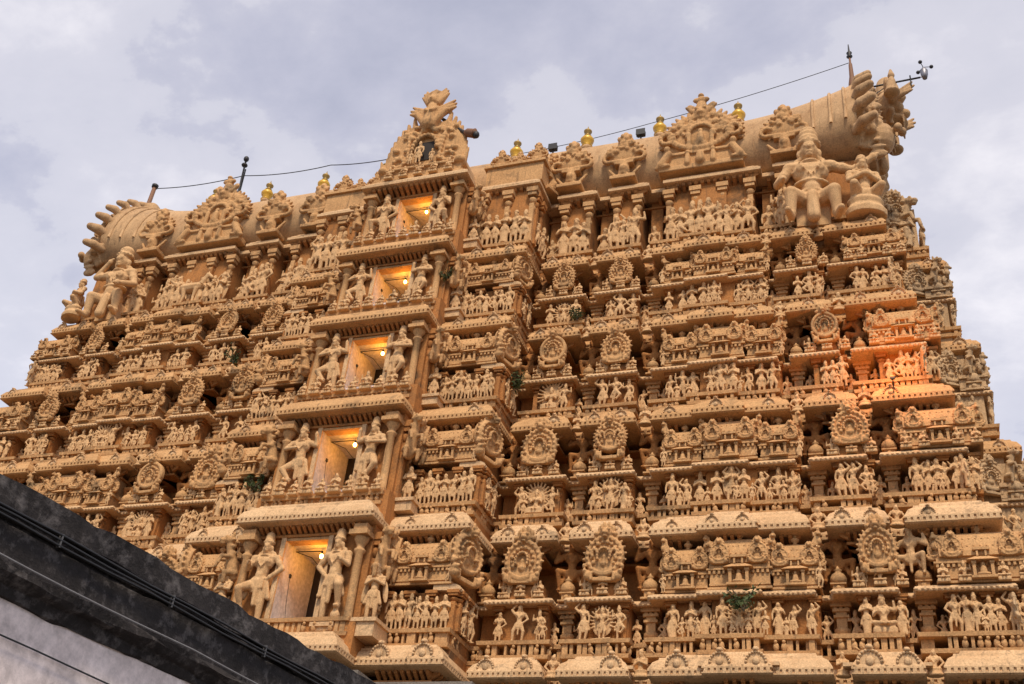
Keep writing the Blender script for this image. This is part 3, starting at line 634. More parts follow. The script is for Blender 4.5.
tier_objs = []
for t, (zb, zk, zf, zl, zt, hw, yo) in enumerate(TIERS):
    top = t == 4
    wall = MB(); ends = {-1: MB(), 1: MB()}; hb_ = hw - 1.2; back = 2 * YB - yo
    wy = yo + 0.98
    # core, side block, door block (door opening left free between its piers)
    wall.box(-hb_, hb_, yo + 2.2, back - 0.6, zb - 0.3, zt + 0.3); wall.box(-hb_ + 0.4, hb_ - 0.4, yo + 0.96, yo + 2.3, zb + 0.06, zk - 0.06)
    for s_ in (-1, 1):
        for x in [(bays(hw)[i][1] + bays(hw)[i + 1][0]) / 2 for i in range(4)] + [4.6]: wall.box(s_ * x - 0.21, s_ * x + 0.21, yo + 1.5, yo + 2.3, zb + 0.2, (zl + 0.3) if not top else zt + 0.2)
    for i, (a, b) in enumerate(bays(hw)):
        for s_ in (-1, 1):
            x0, x1 = sorted((s_ * (a + 0.28), s_ * (b - 0.28)))
            if i == 2: m0, m1 = sorted((s_ * (a + (b - a) * 0.33), s_ * (a + (b - a) * 0.67))); wall.box(m0, m1, wy - 0.16, yo + 1.0, zb + 0.1, zl if not top else zt + 0.1)
            wall.box(x0, x1, wy, yo + 2.3, zb + 0.1, zl if not top else zt + 0.1)
    for s_ in (-1, 1):
        x0, x1 = sorted((s_ * 1.9, s_ * 4.30)); wall.box(x0, x1, yo - 0.22, yo + 2.3, zb + 0.1, zl if not top else zt + 0.1)
        x0, x1 = sorted((s_ * 1.9, s_ * 4.15)); wall.box(x0, x1, yo + 0.45, yo + 2.32, zl, zt + 0.1)
        x0, x1 = sorted((s_ * 0.78, s_ * 1.98)); wall.box(x0, x1, yo - 0.98, yo + 2.28, zb + 0.1, zt + 0.1)
        # end wall piers
        for k in range(3):
            dep = back - yo; y0 = yo + dep * (0.02 + k * 0.34)
            ex = 1.75 if k == 1 else 0.0; ew = ends[s_]; xa, xb = sorted((s_ * (hw - 0.75 + ex), s_ * (hw - 1.4)));
            if k == 1: xc_, xd_ = sorted((s_ * (hw + 0.65), s_ * (hw - 1.35))); ew.box(xc_, xd_, y0 + 0.4, y0 + dep * 0.29 - 0.4, zl - 0.05, zt + 0.1)
            ew.box(xa, xb, y0 + (1.25 if k == 0 else 0.25), y0 + dep * 0.29 - 0.25, zb + 0.1, zl if not top else zt - 0.9)
    zs = zb + (1.25, 1.42, 1.48, 1.48, 1.6)[t]                             # door sill
    zd = zt - 0.34                                # door head
    wall.box(-0.79, 0.79, yo - 0.98, yo + 0.85, zd, zt + 0.1); wall.box(-0.79, 0.79, yo - 0.98, yo + 1.57, zb + 0.1, zs); wall.box(-2.1, 2.1, yo - 1.35, yo - 0.5, zb + 0.1, zb + 1.12)
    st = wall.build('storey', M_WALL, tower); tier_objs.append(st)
    for s_ in (-1, 1): ends[s_].build('end_wall', M_SHADED_WORN, st)['label'] = 'weathered end wall, greyed in colour for its shade'
    P = cornice(st, zb, yo, hw, zk - zb)
    if t == 4: pass
    # frieze of little balusters
    F = plan(yo + 0.55, hw - 0.5, 0.40, (1.9, -1.95), (4.3, -1.0))
    f = MB(); hf = zf - zk + 0.04
    f.sweep(F, [(0.0, zk - 0.03), (0.02, zk + 0.07), (-0.6, zk + 0.07), (-0.6, zk - 0.03)][::-1])
    f.sweep(F, [(0.03, zf - 0.10), (0.05, zf), (-0.6, zf), (-0.6, zf - 0.10)][::-1])
    def bal(M):
        q = rng.random(); w = rng.uniform(0.03, 0.075); x = rng.uniform(-0.03, 0.03)
        if q < 0.55: f.box(x - w, x + w, rng.uniform(0.0, 0.06), 0.3, zk + 0.06, zf - 0.09, M)
        elif q < 0.92:
            f.ell((x, 0.03, zk + hf * 0.36), (0.075, 0.07, hf * 0.24), 8, None, M); f.ell((x + rng.uniform(-0.04, 0.04), -0.015, zk + hf * 0.60), (0.045, 0.05, 0.05), 7, None, M)
            if q > 0.8: f.capsule((x, 0.0, zk + hf * 0.3), (x + 0.09, -0.02, zk + hf * 0.14), 0.03, 0.025, 6, M)
    along(F, 0.155, bal, 0.3, 0.05)
    f.build('frieze', M_STUCCO, st)
    if not top:
        # thin ledge over the figures, with a scalloped drip
        Lp = plan(yo + 0.62, hw - 0.5, 0.42, None, (4.42, -1.02), inset=0.02)
        def ledge(path):
            l_ = MB()
            l_.sweep(path, [(-0.75, zl), (0.0, zl - 0.03), (0.04, zl + 0.02), (0.0, zl + 0.09), (-0.12, zl + 0.15), (-0.75, zl + 0.17)][::-1])
            along(path, 0.12, lambda M: l_.ell((0, -0.01, zl - 0.005), (0.05, 0.05, 0.05), 6, None, M), 0.2, 0.03)
            l_.build('ledge', M_CORNICE, st)
        i0 = next(i for i, p in enumerate(Lp) if p[0] > 0)
        ledge(Lp[:i0]); ledge(Lp[i0:])
    # ---- statue zone and roof zone
    hz = zl - zf if not top else zt - 0.35 - zf
    ny = wy - 0.16
    for s_ in (-1, 1):
        for i, (a, b) in enumerate(bays(hw)):
            if top and i == 4: continue
            a2, b2 = a + 0.3, b - 0.3; w = b2 - a2; mid = s_ * (a + b) / 2
            if not top:
                n = {0: 4, 1: 4, 2: 9, 3: 4, 4: 7}[i]
                pil = {0: 2, 1: 2, 2: 5, 3: 2, 4: 3}[i]
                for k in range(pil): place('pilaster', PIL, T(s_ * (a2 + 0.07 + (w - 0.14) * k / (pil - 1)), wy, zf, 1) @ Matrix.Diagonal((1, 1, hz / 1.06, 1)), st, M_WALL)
                sp = w / n; central = rng.random() < 0.75 and i in (0, 1, 3)
                for k in range(n):
                    x = s_ * (a2 + sp * (k + 0.5))
                    if central and n == 4 and k in (1, 2):
                        if k == 1: statue(mid, ny - 0.08, zf + 0.02, hz * 1.02, st, rng.choice(['seated_statue', 'radiant_statue', 'radiant_statue', 'dancing_statue']))
                        continue
                    if i == 2: x = mid + w * (-0.345, 0.0, 0.345)[k // 3] + (k % 3 - 1) * w * 0.108
                    fy = 0.14 if i == 2 and k // 3 == 1 else 0.0
                    if rng.random() < 0.45: statue(x + sp * 0.5, ny - 0.14 - fy, zf + 0.01, hz * 0.55, st)
                    if i == 2 and k == 4: statue(mid, ny - 0.22, zf + 0.02, hz * 1.0, st, rng.choice(['many_armed_statue', 'radiant_statue'])); continue
                    if rng.random() < 0.95: statue(x + rng.uniform(-0.05, 0.05), ny - fy - rng.uniform(0, 0.12), zf + 0.01, hz * 0.97, st)
                if i in (0, 1, 3):
                    kd = KUDU[(0, 4, 2, 3)[(i + (s_ > 0)) % 4] if t == 0 else (rng.choice([0, 2, 3, 4, 5]) if t < 3 else rng.choice([1, 5, 1, 2]))]
                    s0 = (zt - zl) / 1.74 * (w + 0.3) / 1.35 * 0.5 + (zt - zl) / 1.74 * 0.5
                    place('horseshoe_gable', kd, T(mid, yo + 0.68, zl + 0.46 * s0, s0 * 0.86) @ Matrix.Rotation(R(rng.uniform(-2.5, 2.5)), 4, 'Y') @ Matrix.Diagonal((rng.uniform(0.9, 1.06), 1, rng.uniform(1.04, 1.16), 1)), st, M_STUCCO)
                    for q in (-1, 1): statue(mid + q * 0.36, yo + 0.70, zl + 0.14, 0.58 * s0, st)
                    pd = MB() if False else None
                    for q in (-1, 1):
                        place('pilaster', PIL, T(mid + q * 0.28, yo + 0.80, zl + 0.14, 0.48), st, M_STUCCO)
                        place('seated_statue', FIG['seated_statue'][q > 0], T(mid + q * 0.5, yo + 0.72, zl + 0.15, 0.70, 0, q < 0), st, M_STATUE)
                    place('seated_statue', rng.choice(FIG['seated_statue']), T(mid, yo + 0.66, zl + 0.15, 0.74), st, M_STATUE)
                    sh_ = MB(); sh_.box(mid - 0.46, mid + 0.46, yo + 0.74, yo + 1.6, zl + 0.14, zl + 0.6 * s0); sh_.build('gable_shaft', M_WALL, st)
                else:
                    wd = (b - a) * 0.92; h_ = (zt - zl) * (0.80 if i == 2 else 0.82)
                    if i == 2:
                        for q, (u, ww) in enumerate(((-0.345, 0.30), (0, 0.40), (0.345, 0.30))):
                            sc = 1.08 if q == 1 else 0.96
                            place('pavilion_roof', shala(wd * ww, 0.75, h_ * sc, 1), T(mid + u * wd, yo + 1.05 - (0.12 if q == 1 else 0), zl + 0.15), st, M_STUCCO)
                        for u in (-0.48, -0.2, 0.2, 0.48): place('roof_bracket', BUTT, T(mid + u * wd, yo + 0.72, zl + 0.15 + h_ * 0.80, (zt - zl) * 0.36, 0, u > 0), st, M_STUCCO)
                        for u in (-0.5, -0.17, 0.17, 0.5): statue(mid + u * wd * 0.98, yo + 0.66, zl + 0.15, 0.62, st, 'standing_statue')
                    else:
                        place('pavilion_roof', shala(wd, 0.85, h_, 1), T(mid, yo + 1.05, zl + 0.15), st, M_STUCCO)
                        for q in (-1, 1): place('roof_bracket', BUTT, T(mid + q * wd * 0.45, yo + 0.72, zl + 0.15 + h_ * 0.6, (zt - zl) * 0.36, 0, q > 0), st, M_STUCCO)
                        for u in (-0.42, -0.2, 0.2, 0.42): place('seated_statue', rng.choice(FIG['seated_statue']), T(mid + u * wd, yo + 0.62, zl + 0.15, 0.72), st, M_STATUE)
            else:
                n = {0: 3, 1: 4, 2: 9, 3: 4}[i]
                for k in range({0: 2, 1: 2, 2: 4, 3: 2}[i]):
                    m = {0: 1, 1: 1, 2: 3, 3: 1}[i]; place('pilaster', PIL, T(s_ * (a2 + 0.07 + (w - 0.14) * k / m), wy, zf, 1.25) @ Matrix.Diagonal((1, 1, (zt - zf - 0.2) / 1.06 / 1.25, 1)), st, M_STUCCO)
                for k in range(n):
                    if i == 2 and k in (4,): continue
                    statue(s_ * (a2 + w * (k + 0.5) / n), ny - 0.05, zf, 1.72, st)
                if i == 2: place('horse_statue' if s_ < 0 else 'many_armed_statue', FIG['horse_statue'][0] if s_ < 0 else FIG['many_armed_statue'][0], T(mid, ny - 0.1, zf, 1.75), st, M_STATUE)
        # recesses between the bays
        gx = [4.62] + [(bays(hw)[i][1] + bays(hw)[i + 1][0]) / 2 for i in range(4)]
        for j, x in enumerate(gx):
            if top:
                if j < 4: statue(s_ * x, yo + 1.25, zf, 1.55, st)
                continue
            if j: 
                place('pot_pilaster', POTPIL, T(s_ * x, yo + 1.42, zf, 1) @ Matrix.Diagonal((1, 1, hz / 0.99, 1)), st, M_STUCCO)
                for q in (-1, 1): statue(s_ * x + q * 0.34, yo + 1.3, zf, hz * 0.8, st)
            place('pot_dome', DOME, T(s_ * x, yo + 1.12, zl + 0.12, 0.80 if t < 2 else 0.72), st, M_STUCCO)
            bh = (zt - zl) * 0.98
            place('crouching_bearer', rng.choice([BEARER, BEARER, BEARER2]), T(s_ * x, yo + 1.36, zl + 0.52, bh * 1.08, rng.uniform(-0.2, 0.2), rng.random() < 0.5), st, M_WALL)
        for x in gx[1:]:                                            # busts peering out of the gaps in the cornice
            place('bust', rng.choice(FIG['bust']), T(s_ * x, yo + 0.34, zb + 0.02, 1.0 + rng.uniform(-0.1, 0.1), rng.uniform(-0.3, 0.3)), st, M_STATUE)
        for k in range(5):                                          # side of the end projection seen from the front
            ye = yo + (back - yo) * 0.36
            if k < 4: statue(s_ * (hw - 0.42 + 0.36 * k), ye + 0.10, zf, hz * 0.95 if not top else 1.5, st, None, s_ * 0.4, M_SHADED_WORN)
            if k == 4 and top:
                place('rearing_beast', BEAST, T(s_ * (hw - 0.2), ye + 0.05, zf + 1.0, 1.35, s_ * 0.5), st, M_SHADED_WORN); place('rearing_beast', BEAST, T(s_ * (hw + 0.6), ye + 0.25, zf + 0.5, 1.5, s_ * 1.0), st, M_SHADED_WORN)
                place('horseshoe_gable', KUDU[2], T(s_ * (hw + 0.35), ye + 0.22, zf + 1.0, 1.0, s_ * 0.4), st, M_SHADED_WORN)
            if k == 4 and not top:
                place('horseshoe_gable', KUDU[t % 3], T(s_ * (hw + 0.15), ye + 0.25, zl + 0.35, 0.78, s_ * 0.5), st, M_SHADED_WORN); place('pot_dome', DOME, T(s_ * (hw + 0.8), ye + 0.3, zl + 0.1, 0.9), st, M_SHADED_WORN)
                place('rearing_beast', BEAST, T(s_ * (hw + 0.75), ye + 0.2, zl + 0.75, 0.85, s_ * 0.9), st, M_SHADED_WORN); place('bust', FIG['bust'][t % 2], T(s_ * (hw + 0.1), ye - 0.1, zb + 0.5, 0.9, s_ * 0.5), st, M_SHADED_WORN)
        # block beside the door
        if not top:
            nn = 7
            for k in range(4): place('pilaster', PIL, T(s_ * (2.4 + 1.85 * k / 3), yo - 0.22, zf, 1) @ Matrix.Diagonal((1, 1, hz / 1.06, 1)), st, M_WALL)
            for k in range(nn): statue(s_ * (2.42 + 1.8 * (k + 0.5) / nn), yo - 0.36 - rng.uniform(0, 0.08), zf, hz * 0.97, st)
            h_ = (zt - zl) * 0.78
            place('pavilion_roof', shala(1.75, 0.8, h_, 1), T(s_ * 3.28, yo - 0.05, zl + 0.15), st, M_STUCCO)
            place('horseshoe_gable', GABLE_END, T(s_ * 4.2, yo - 0.02, zl + 0.3, h_ * 1.02, s_ * R(72)), st, M_STUCCO)
            place('horseshoe_gable', GABLE_END, T(s_ * 2.42, yo - 0.02, zl + 0.3, h_ * 1.02, -s_ * R(72)), st, M_STUCCO)
            for u in (-0.8, 0.8): statue(s_ * 3.28 + u, yo - 0.42, zl + 0.15, 0.6, st, 'dancing_statue')
            if t == 0: place('crouching_bearer', BEARER, T(s_ * 3.28, yo - 0.05, zl + 0.55, 1.35), st, M_STUCCO)
            if t == 0: place('crouching_bearer', BEARER, T(s_ * 15.55, yo + 1.0, zl + 0.5, 1.62, s_ * -0.3), st, M_STATUE)
        else:
            for k in range(5): statue(s_ * (2.45 + 1.8 * (k + 0.5) / 5), yo - 0.36, zf, 1.72, st)
            for k in range(3): place('pilaster', PIL, T(s_ * (2.4 + 1.85 * k / 2), yo - 0.22, zf, 1.25) @ Matrix.Diagonal((1, 1, (zt - zf - 0.2) / 1.06 / 1.25, 1)), st, M_STUCCO)
        # end walls
        dep = back - yo
        for k in range(3):
            y0 = yo + dep * (0.02 + k * 0.34); ym = y0 + dep * 0.145 + (0.95 if k == 0 else 0); rz = s_ * R(90); ex = 1.75 if k == 1 else 0.0
            for m in range(5): statue(s_ * (hw - 0.62 + ex), y0 + dep * 0.29 * (m + 0.5) / 5, zf, hz * 0.95 if not top else 1.3, st, None, rz, M_SHADED_WORN)
            if not top:
                place('pavilion_roof', shala(dep * 0.26, 0.8, (zt - zl) * 0.76, 1), T(s_ * (hw - 0.95 + ex), ym, zl + 0.12, 1, rz), st, M_SHADED_WORN)
                place('horseshoe_gable', KUDU[k % 3], T(s_ * (hw - 0.75 + ex), ym + 0.02, zl + 0.3, 0.85, rz), st, M_SHADED_WORN)
                for q in (-1, 1): place('roof_bracket', BUTT, T(s_ * (hw - 0.62 + ex), ym + q * dep * 0.12, zl + 0.9, 0.7, rz), st, M_SHADED_WORN)
    # ---- doorway: jambs, doorkeepers, columns, canopy support, passage and lamp
    yf = yo - 1.0
    dw = MB()
    for s_ in (-1, 1):
        x0, x1 = sorted((s_ * 0.66, s_ * 0.80)); dw.box(x0, x1, yf - 0.06, yf + 0.3, zs - 0.02, zd + 0.02)
    dw.box(-0.80, 0.80, yf - 0.04, yf + 0.3, zd + 0.02, zd + 0.10)
    df = dw.build('doorway', M_CORNICE, st)
    ps = MB(); yi = yf + 1.75
    ps.box(-0.77, -0.655, yf + 0.02, yi, zs, zd); ps.box(0.655, 0.77, yf + 0.02, yi, zs, zd); ps.box(-0.655, 0.655, yf + 0.31, yi, zd - 0.06, zd + 0.015); dw2 = MB().box(-0.66, 0.66, yf - 0.02, yf + 0.30, zd - 0.07, zd + 0.018); dw2.build('lintel', M_STUCCO, st); ps.box(-0.655, 0.655, yf + 0.01, yi + 0.2, zs - 0.06, zs + 0.004)
    ps.build('passage_lining', M_PLASTER, st)
    MB().box(-0.655, -0.62, yf + 0.46, yf + 0.54, zs + (zd - zs) * 0.60, zs + (zd - zs) * 0.645).tube([(-0.645, yf + 0.5, zs + (zd - zs) * 0.6), (-0.645, yf + 0.6, zs + (zd - zs) * 0.3), (-0.645, yf + 0.8, zs + 0.02)], 0.005, 5).build('junction_box', M_METAL, st)
    MB().box(-0.78, 0.78, yi + 0.05, yi + 0.11, zs, zd).build('inner_door', M_DARK, st)
    kz = zb + (1.15 if t else 0.95)
    kh = zt - 0.20 - kz
    for s_ in (-1, 1):
        kp = KEEP if t in (0, 4) else KEEP2
        place('doorkeeper_statue', kp, T(s_ * 1.13, yf - 0.14, kz + 0.06, kh * 0.96, s_ * -0.1, s_ < 0), st, M_STATUE)
        co = MB(); cx = 1.72
        co.box(s_ * cx - 0.17, s_ * cx + 0.17, yf - 0.30, yf + 0.06, kz - 0.1, kz + 0.08)
        co.lathe([(0.13, 0), (0.14, 0.06), (0.115, 0.1), (0.11, kh * 0.70), (0.15, kh * 0.72), (0.16, kh * 0.74), (0.10, kh * 0.76), (0.12, kh * 0.79), (0.2, kh * 0.84), (0.21, kh * 0.87), (0.12, kh * 0.88), (0.12, kh * 0.9)], 16, Matrix.Translation((s_ * cx, yf - 0.13, kz + 0.08)))
        co.box(s_ * cx - 0.27, s_ * cx + 0.27, yf - 0.42, yf + 0.05, kz + kh * 0.9, kz + kh * 0.95); co.box(s_ * cx - 0.20, s_ * cx + 0.20, yf - 0.33, yf + 0.05, kz + kh * 0.95, kz + kh * 1.02)
        co.build('column', M_STUCCO, st)
        co = MB(); co.box(s_ * 1.16 - 0.34, s_ * 1.16 + 0.34, yf - 0.42, yf + 0.06, kz - 0.06, kz + 0.05); co.box(s_ * 1.16 - 0.27, s_ * 1.16 + 0.27, yf - 0.36, yf + 0.06, kz - 0.16, kz - 0.06)
        co.build('pedestal', M_CORNICE, st)
        co = MB(); co.box(s_ * 2.3 - 0.3, s_ * 2.3 + 0.3, (yf - 0.3 if t == 0 else yf + 0.1), yo - 0.1, zk - 0.02, zf - 0.1); co.box(s_ * 2.3 - 0.36, s_ * 2.3 + 0.36, (yf - 0.36 if t == 0 else yf + 0.04), yo - 0.1, zf - 0.1, zf)
        co.build('pedestal', M_CORNICE, st)
        for k in range(2): statue(s_ * 4.42, yo + 0.12 + 0.5 * k, zf, hz * 0.96 if not top else 1.5, st, None, s_ * R(90))
        place('pilaster', PIL, T(s_ * 4.30, yo - 0.12, zf, 1, s_ * R(90)) @ Matrix.Diagonal((1, 1, hz / 1.06, 1)), st, M_WALL); place('pilaster', PIL, T(s_ * 4.30, yo + 0.38, zf, 1, s_ * R(90)) @ Matrix.Diagonal((1, 1, hz / 1.06, 1)), st, M_WALL)
        for k in range(2): place('rearing_beast', BEAST, T(s_ * 2.32, yo - (0.95 if k else 0.45), zt - (1.45 if k else 1.35), 1.15 if t < 2 else 1.0, s_ * R(20 + 25 * k), s_ < 0), st, M_STUCCO)
        for k in range(2): place('pilaster', PIL, T(s_ * 1.99, yo - 0.8 + 0.5 * k, zf, 1, s_ * R(90)) @ Matrix.Diagonal((1, 1, (zt - zf - 0.25) / 1.06, 1)), st, M_WALL)
        statue(s_ * 2.12, yo - 0.45, zf, hz * 0.95 if not top else 1.4, st, None, s_ * R(70))
        gp = GUARD if s_ < 0 or t else WINGED
        place('doorkeeper_statue', gp, T(s_ * 2.3, yf - 0.02 if t == 0 else yf + 0.35, zf, (1.62 if t == 0 else 1.15), s_ * 0.15, False), st, M_STATUE)
    # little parapet figures in front of the sill
    if t:
        for k in range(9):
            x = -1.75 + 3.5 * k / 8
            place('seated_statue', rng.choice(FIG['seated_statue']), T(x, yo - 1.50, zf - 0.02, 0.72 + 0.2 * (k % 2), 0, k % 2 > 0), st, M_STATUE)
    lamp = thing('doorway_lamp', '', 'lamp', (XC + 0.18, YC + yf + 0.55, zd - 0.30))
    lamp['label'] = ['glowing bare bulb in the lowest and largest doorway beside the dark parapet', 'glowing bare bulb in the second doorway from the bottom', 'glowing bare bulb in the middle doorway of the five',
                     'glowing bare bulb in the second doorway from the top', 'glowing bare bulb in the topmost doorway under the crowning gable'][t]
    lamp['group'] = 'bulbs lighting the stacked doorways'
    MB().ell((0, 0, 0), (0.055, 0.055, 0.07), 14).build('bulb', M_BULB, lamp)
    MB().lathe([(0.028, 0.05), (0.032, 0.12), (0.02, 0.15)], 10).build('socket', M_METAL, lamp)
    MB().tube([(0, 0, 0.15), (-0.4, 0, 0.16), (-0.835, 0, 0.165)], 0.016).tube([(-0.83, 0, 0.165), (-0.6, 0.5, 0.2), (-0.35, 1.0, -0.1)], 0.010).build('bracket', M_METAL, lamp)
    pl = bpy.data.lights.new('bulb_light', 'POINT'); pl.energy = 19; pl.color = (1.0, 0.38, 0.02); pl.shadow_soft_size = 0.07
    po = bpy.data.objects.new('bulb_light', pl); COL.objects.link(po); po.parent = lamp; po.location = (0, -0.02, -0.11)

# granite base under the lowest visible tier
gb = MB(); Z0 = TIERS[0][0]
for a, b, o_ in ((0, 1.2, 1.4), (1.2, 1.5, 1.15), (1.5, 6.2, 0.7), (6.2, 6.6, 1.0), (6.6, Z0 - 0.45, 0.35)):
    for i, (x0, x1, d) in enumerate(((-18.0, 18.0, 0.0), (-5.0, 5.0, -0.9), (-2.4, 2.4, -1.8))):
        gb.box(x0 - o_ + i * 0.003, x1 + o_ - i * 0.003, -0.4 - o_ + d, 2 * YB + 0.6 + o_ - i * 0.3, a + i * 0.002, b + i * 0.002)
for k in range(26): gb.box(-17.5 + k * 1.4 - 0.18, -17.5 + k * 1.4 + 0.18, -1.32, -1.0, 1.52, 6.18)
gb.build('granite_base', M_GRANITE, tower)

# ------------------------------------------------------------------ barrel roof and everything on it
TZ = 26.95 + EYE; TY = 2.32; THW = 15.35
roof = MB(); XE = 15.45
def section(x):
    u = abs(x) / XE; fl = max(0.0, (u - 0.70) / 0.30) ** 2.0
    return 2.75 + 0.6 * fl, 2.85 + 0.75 * fl                      # half depth, height
xs = [-XE + 2 * XE * k / 96 for k in range(97)]; na = 22; V = []; F = []
for x in xs:
    a_, b_ = section(x)
    for k in range(na + 1):
        an = math.pi * k / na; V.append((x, YB - a_ * math.cos(an) * 1.0, TZ + 1.35 + b_ * math.sin(an)))
    V.append((x, YB + a_ * 0.85, TZ + 0.4)); V.insert(len(V) - na - 2, (x, YB - a_ * 0.85, TZ + 0.4))
m_ = na + 3
for i in range(len(xs) - 1):
    for k in range(m_): a = i * m_ + k; b = i * m_ + (k + 1) % m_; F.append((a, b, b + m_, a + m_))
F.append(tuple(range(m_))[::-1]); F.append(tuple(range((len(xs) - 1) * m_, len(xs) * m_)))
roof.add(V, F, True)
for x in (-15.1, -14.6, -14.0, 14.0, 14.6, 15.1):                   # raised bands near the flared ends
    a_, b_ = section(x)
    roof.tube([(x, YB - (a_ + 0.01) * math.cos(math.pi * k / 20), TZ + 1.35 + (b_ + 0.01) * math.sin(math.pi * k / 20)) for k in range(21)], 0.06, 6)
for k in range(44):                                                # low studs along the ridge
    x = -15 + 30 * k / 43; a_, b_ = section(x); roof.ell((x, YB - 0.7, TZ + 1.35 + b_ * 0.97), (0.12, 0.12, 0.16), 8)
rf = roof.build('barrel_roof', M_ROOF, tower)

RHW = 15.0
def roofbays():
    return [(4.85, 6.35), (6.75, 8.25), (8.75, 12.15), (12.55, 13.85)]
def roofplan(yo, rec):
    h = [(2.11, yo - 2.1), (2.11, yo - 1.03), (4.5, yo - 1.03), (4.5, yo + rec)]
    for i, (a, b) in enumerate(roofbays()): h += [(a, yo + rec), (a, yo), (b, yo), (b, yo + rec)]
    h += [(RHW, yo + rec), (RHW, 2 * YB - yo)]
    full = [(-x, y) for x, y in h[::-1]] + h; o = [full[0]]
    for p in full[1:]:
        if (Vector(p) - Vector(o[-1])).length > 1e-4: o.append(p)
    return o
RP = roofplan(TY, 0.42); z = TZ
b = MB()
b.sweep(RP, [(-1.2, z - 0.02), (-0.42, z - 0.02), (-0.40, z - 0.06), (-0.06, z - 0.02), (0, z), (0, z + 0.12), (-0.05, z + 0.13), (-0.10, z + 0.25), (-0.22, z + 0.31), (-0.25, z + 0.42), (-0.6, z + 0.45), (-1.2, z + 0.45)][::-1])
b.box(-RHW + 0.6, RHW - 0.6, TY + 0.9, 2 * YB - TY - 0.5, z + 0.1, z + 0.44); b.box(-4.2, 4.2, TY - 0.5, TY + 1.5, z + 0.1, z + 0.43); b.box(-1.8, 1.8, TY - 1.5, TY, z + 0.1, z + 0.425)
b.build('cornice', M_CORNICE, rf)
d = MB()
def dent(M): d.add([(-0.06, 0.08, z - 0.035), (0.06, 0.08, z - 0.035), (0.06, 0.5, z - 0.035), (-0.06, 0.5, z - 0.035), (-0.06, 0.12, z - 0.14), (0.06, 0.12, z - 0.14), (0.06, 0.5, z - 0.30), (-0.06, 0.5, z - 0.30)], [(0, 1, 2, 3), (7, 6, 5, 4), (4, 5, 1, 0), (5, 6, 2, 1), (6, 7, 3, 2), (7, 4, 0, 3)], False, M)
along(RP, 0.215, dent, 0.4, 0.38)
d.sweep(RP, [(-0.45, z - 0.36), (-0.45, z - 0.28), (-1.0, z - 0.28), (-1.0, z - 0.36)])
d.build('dentil_row', M_WALL, rf)

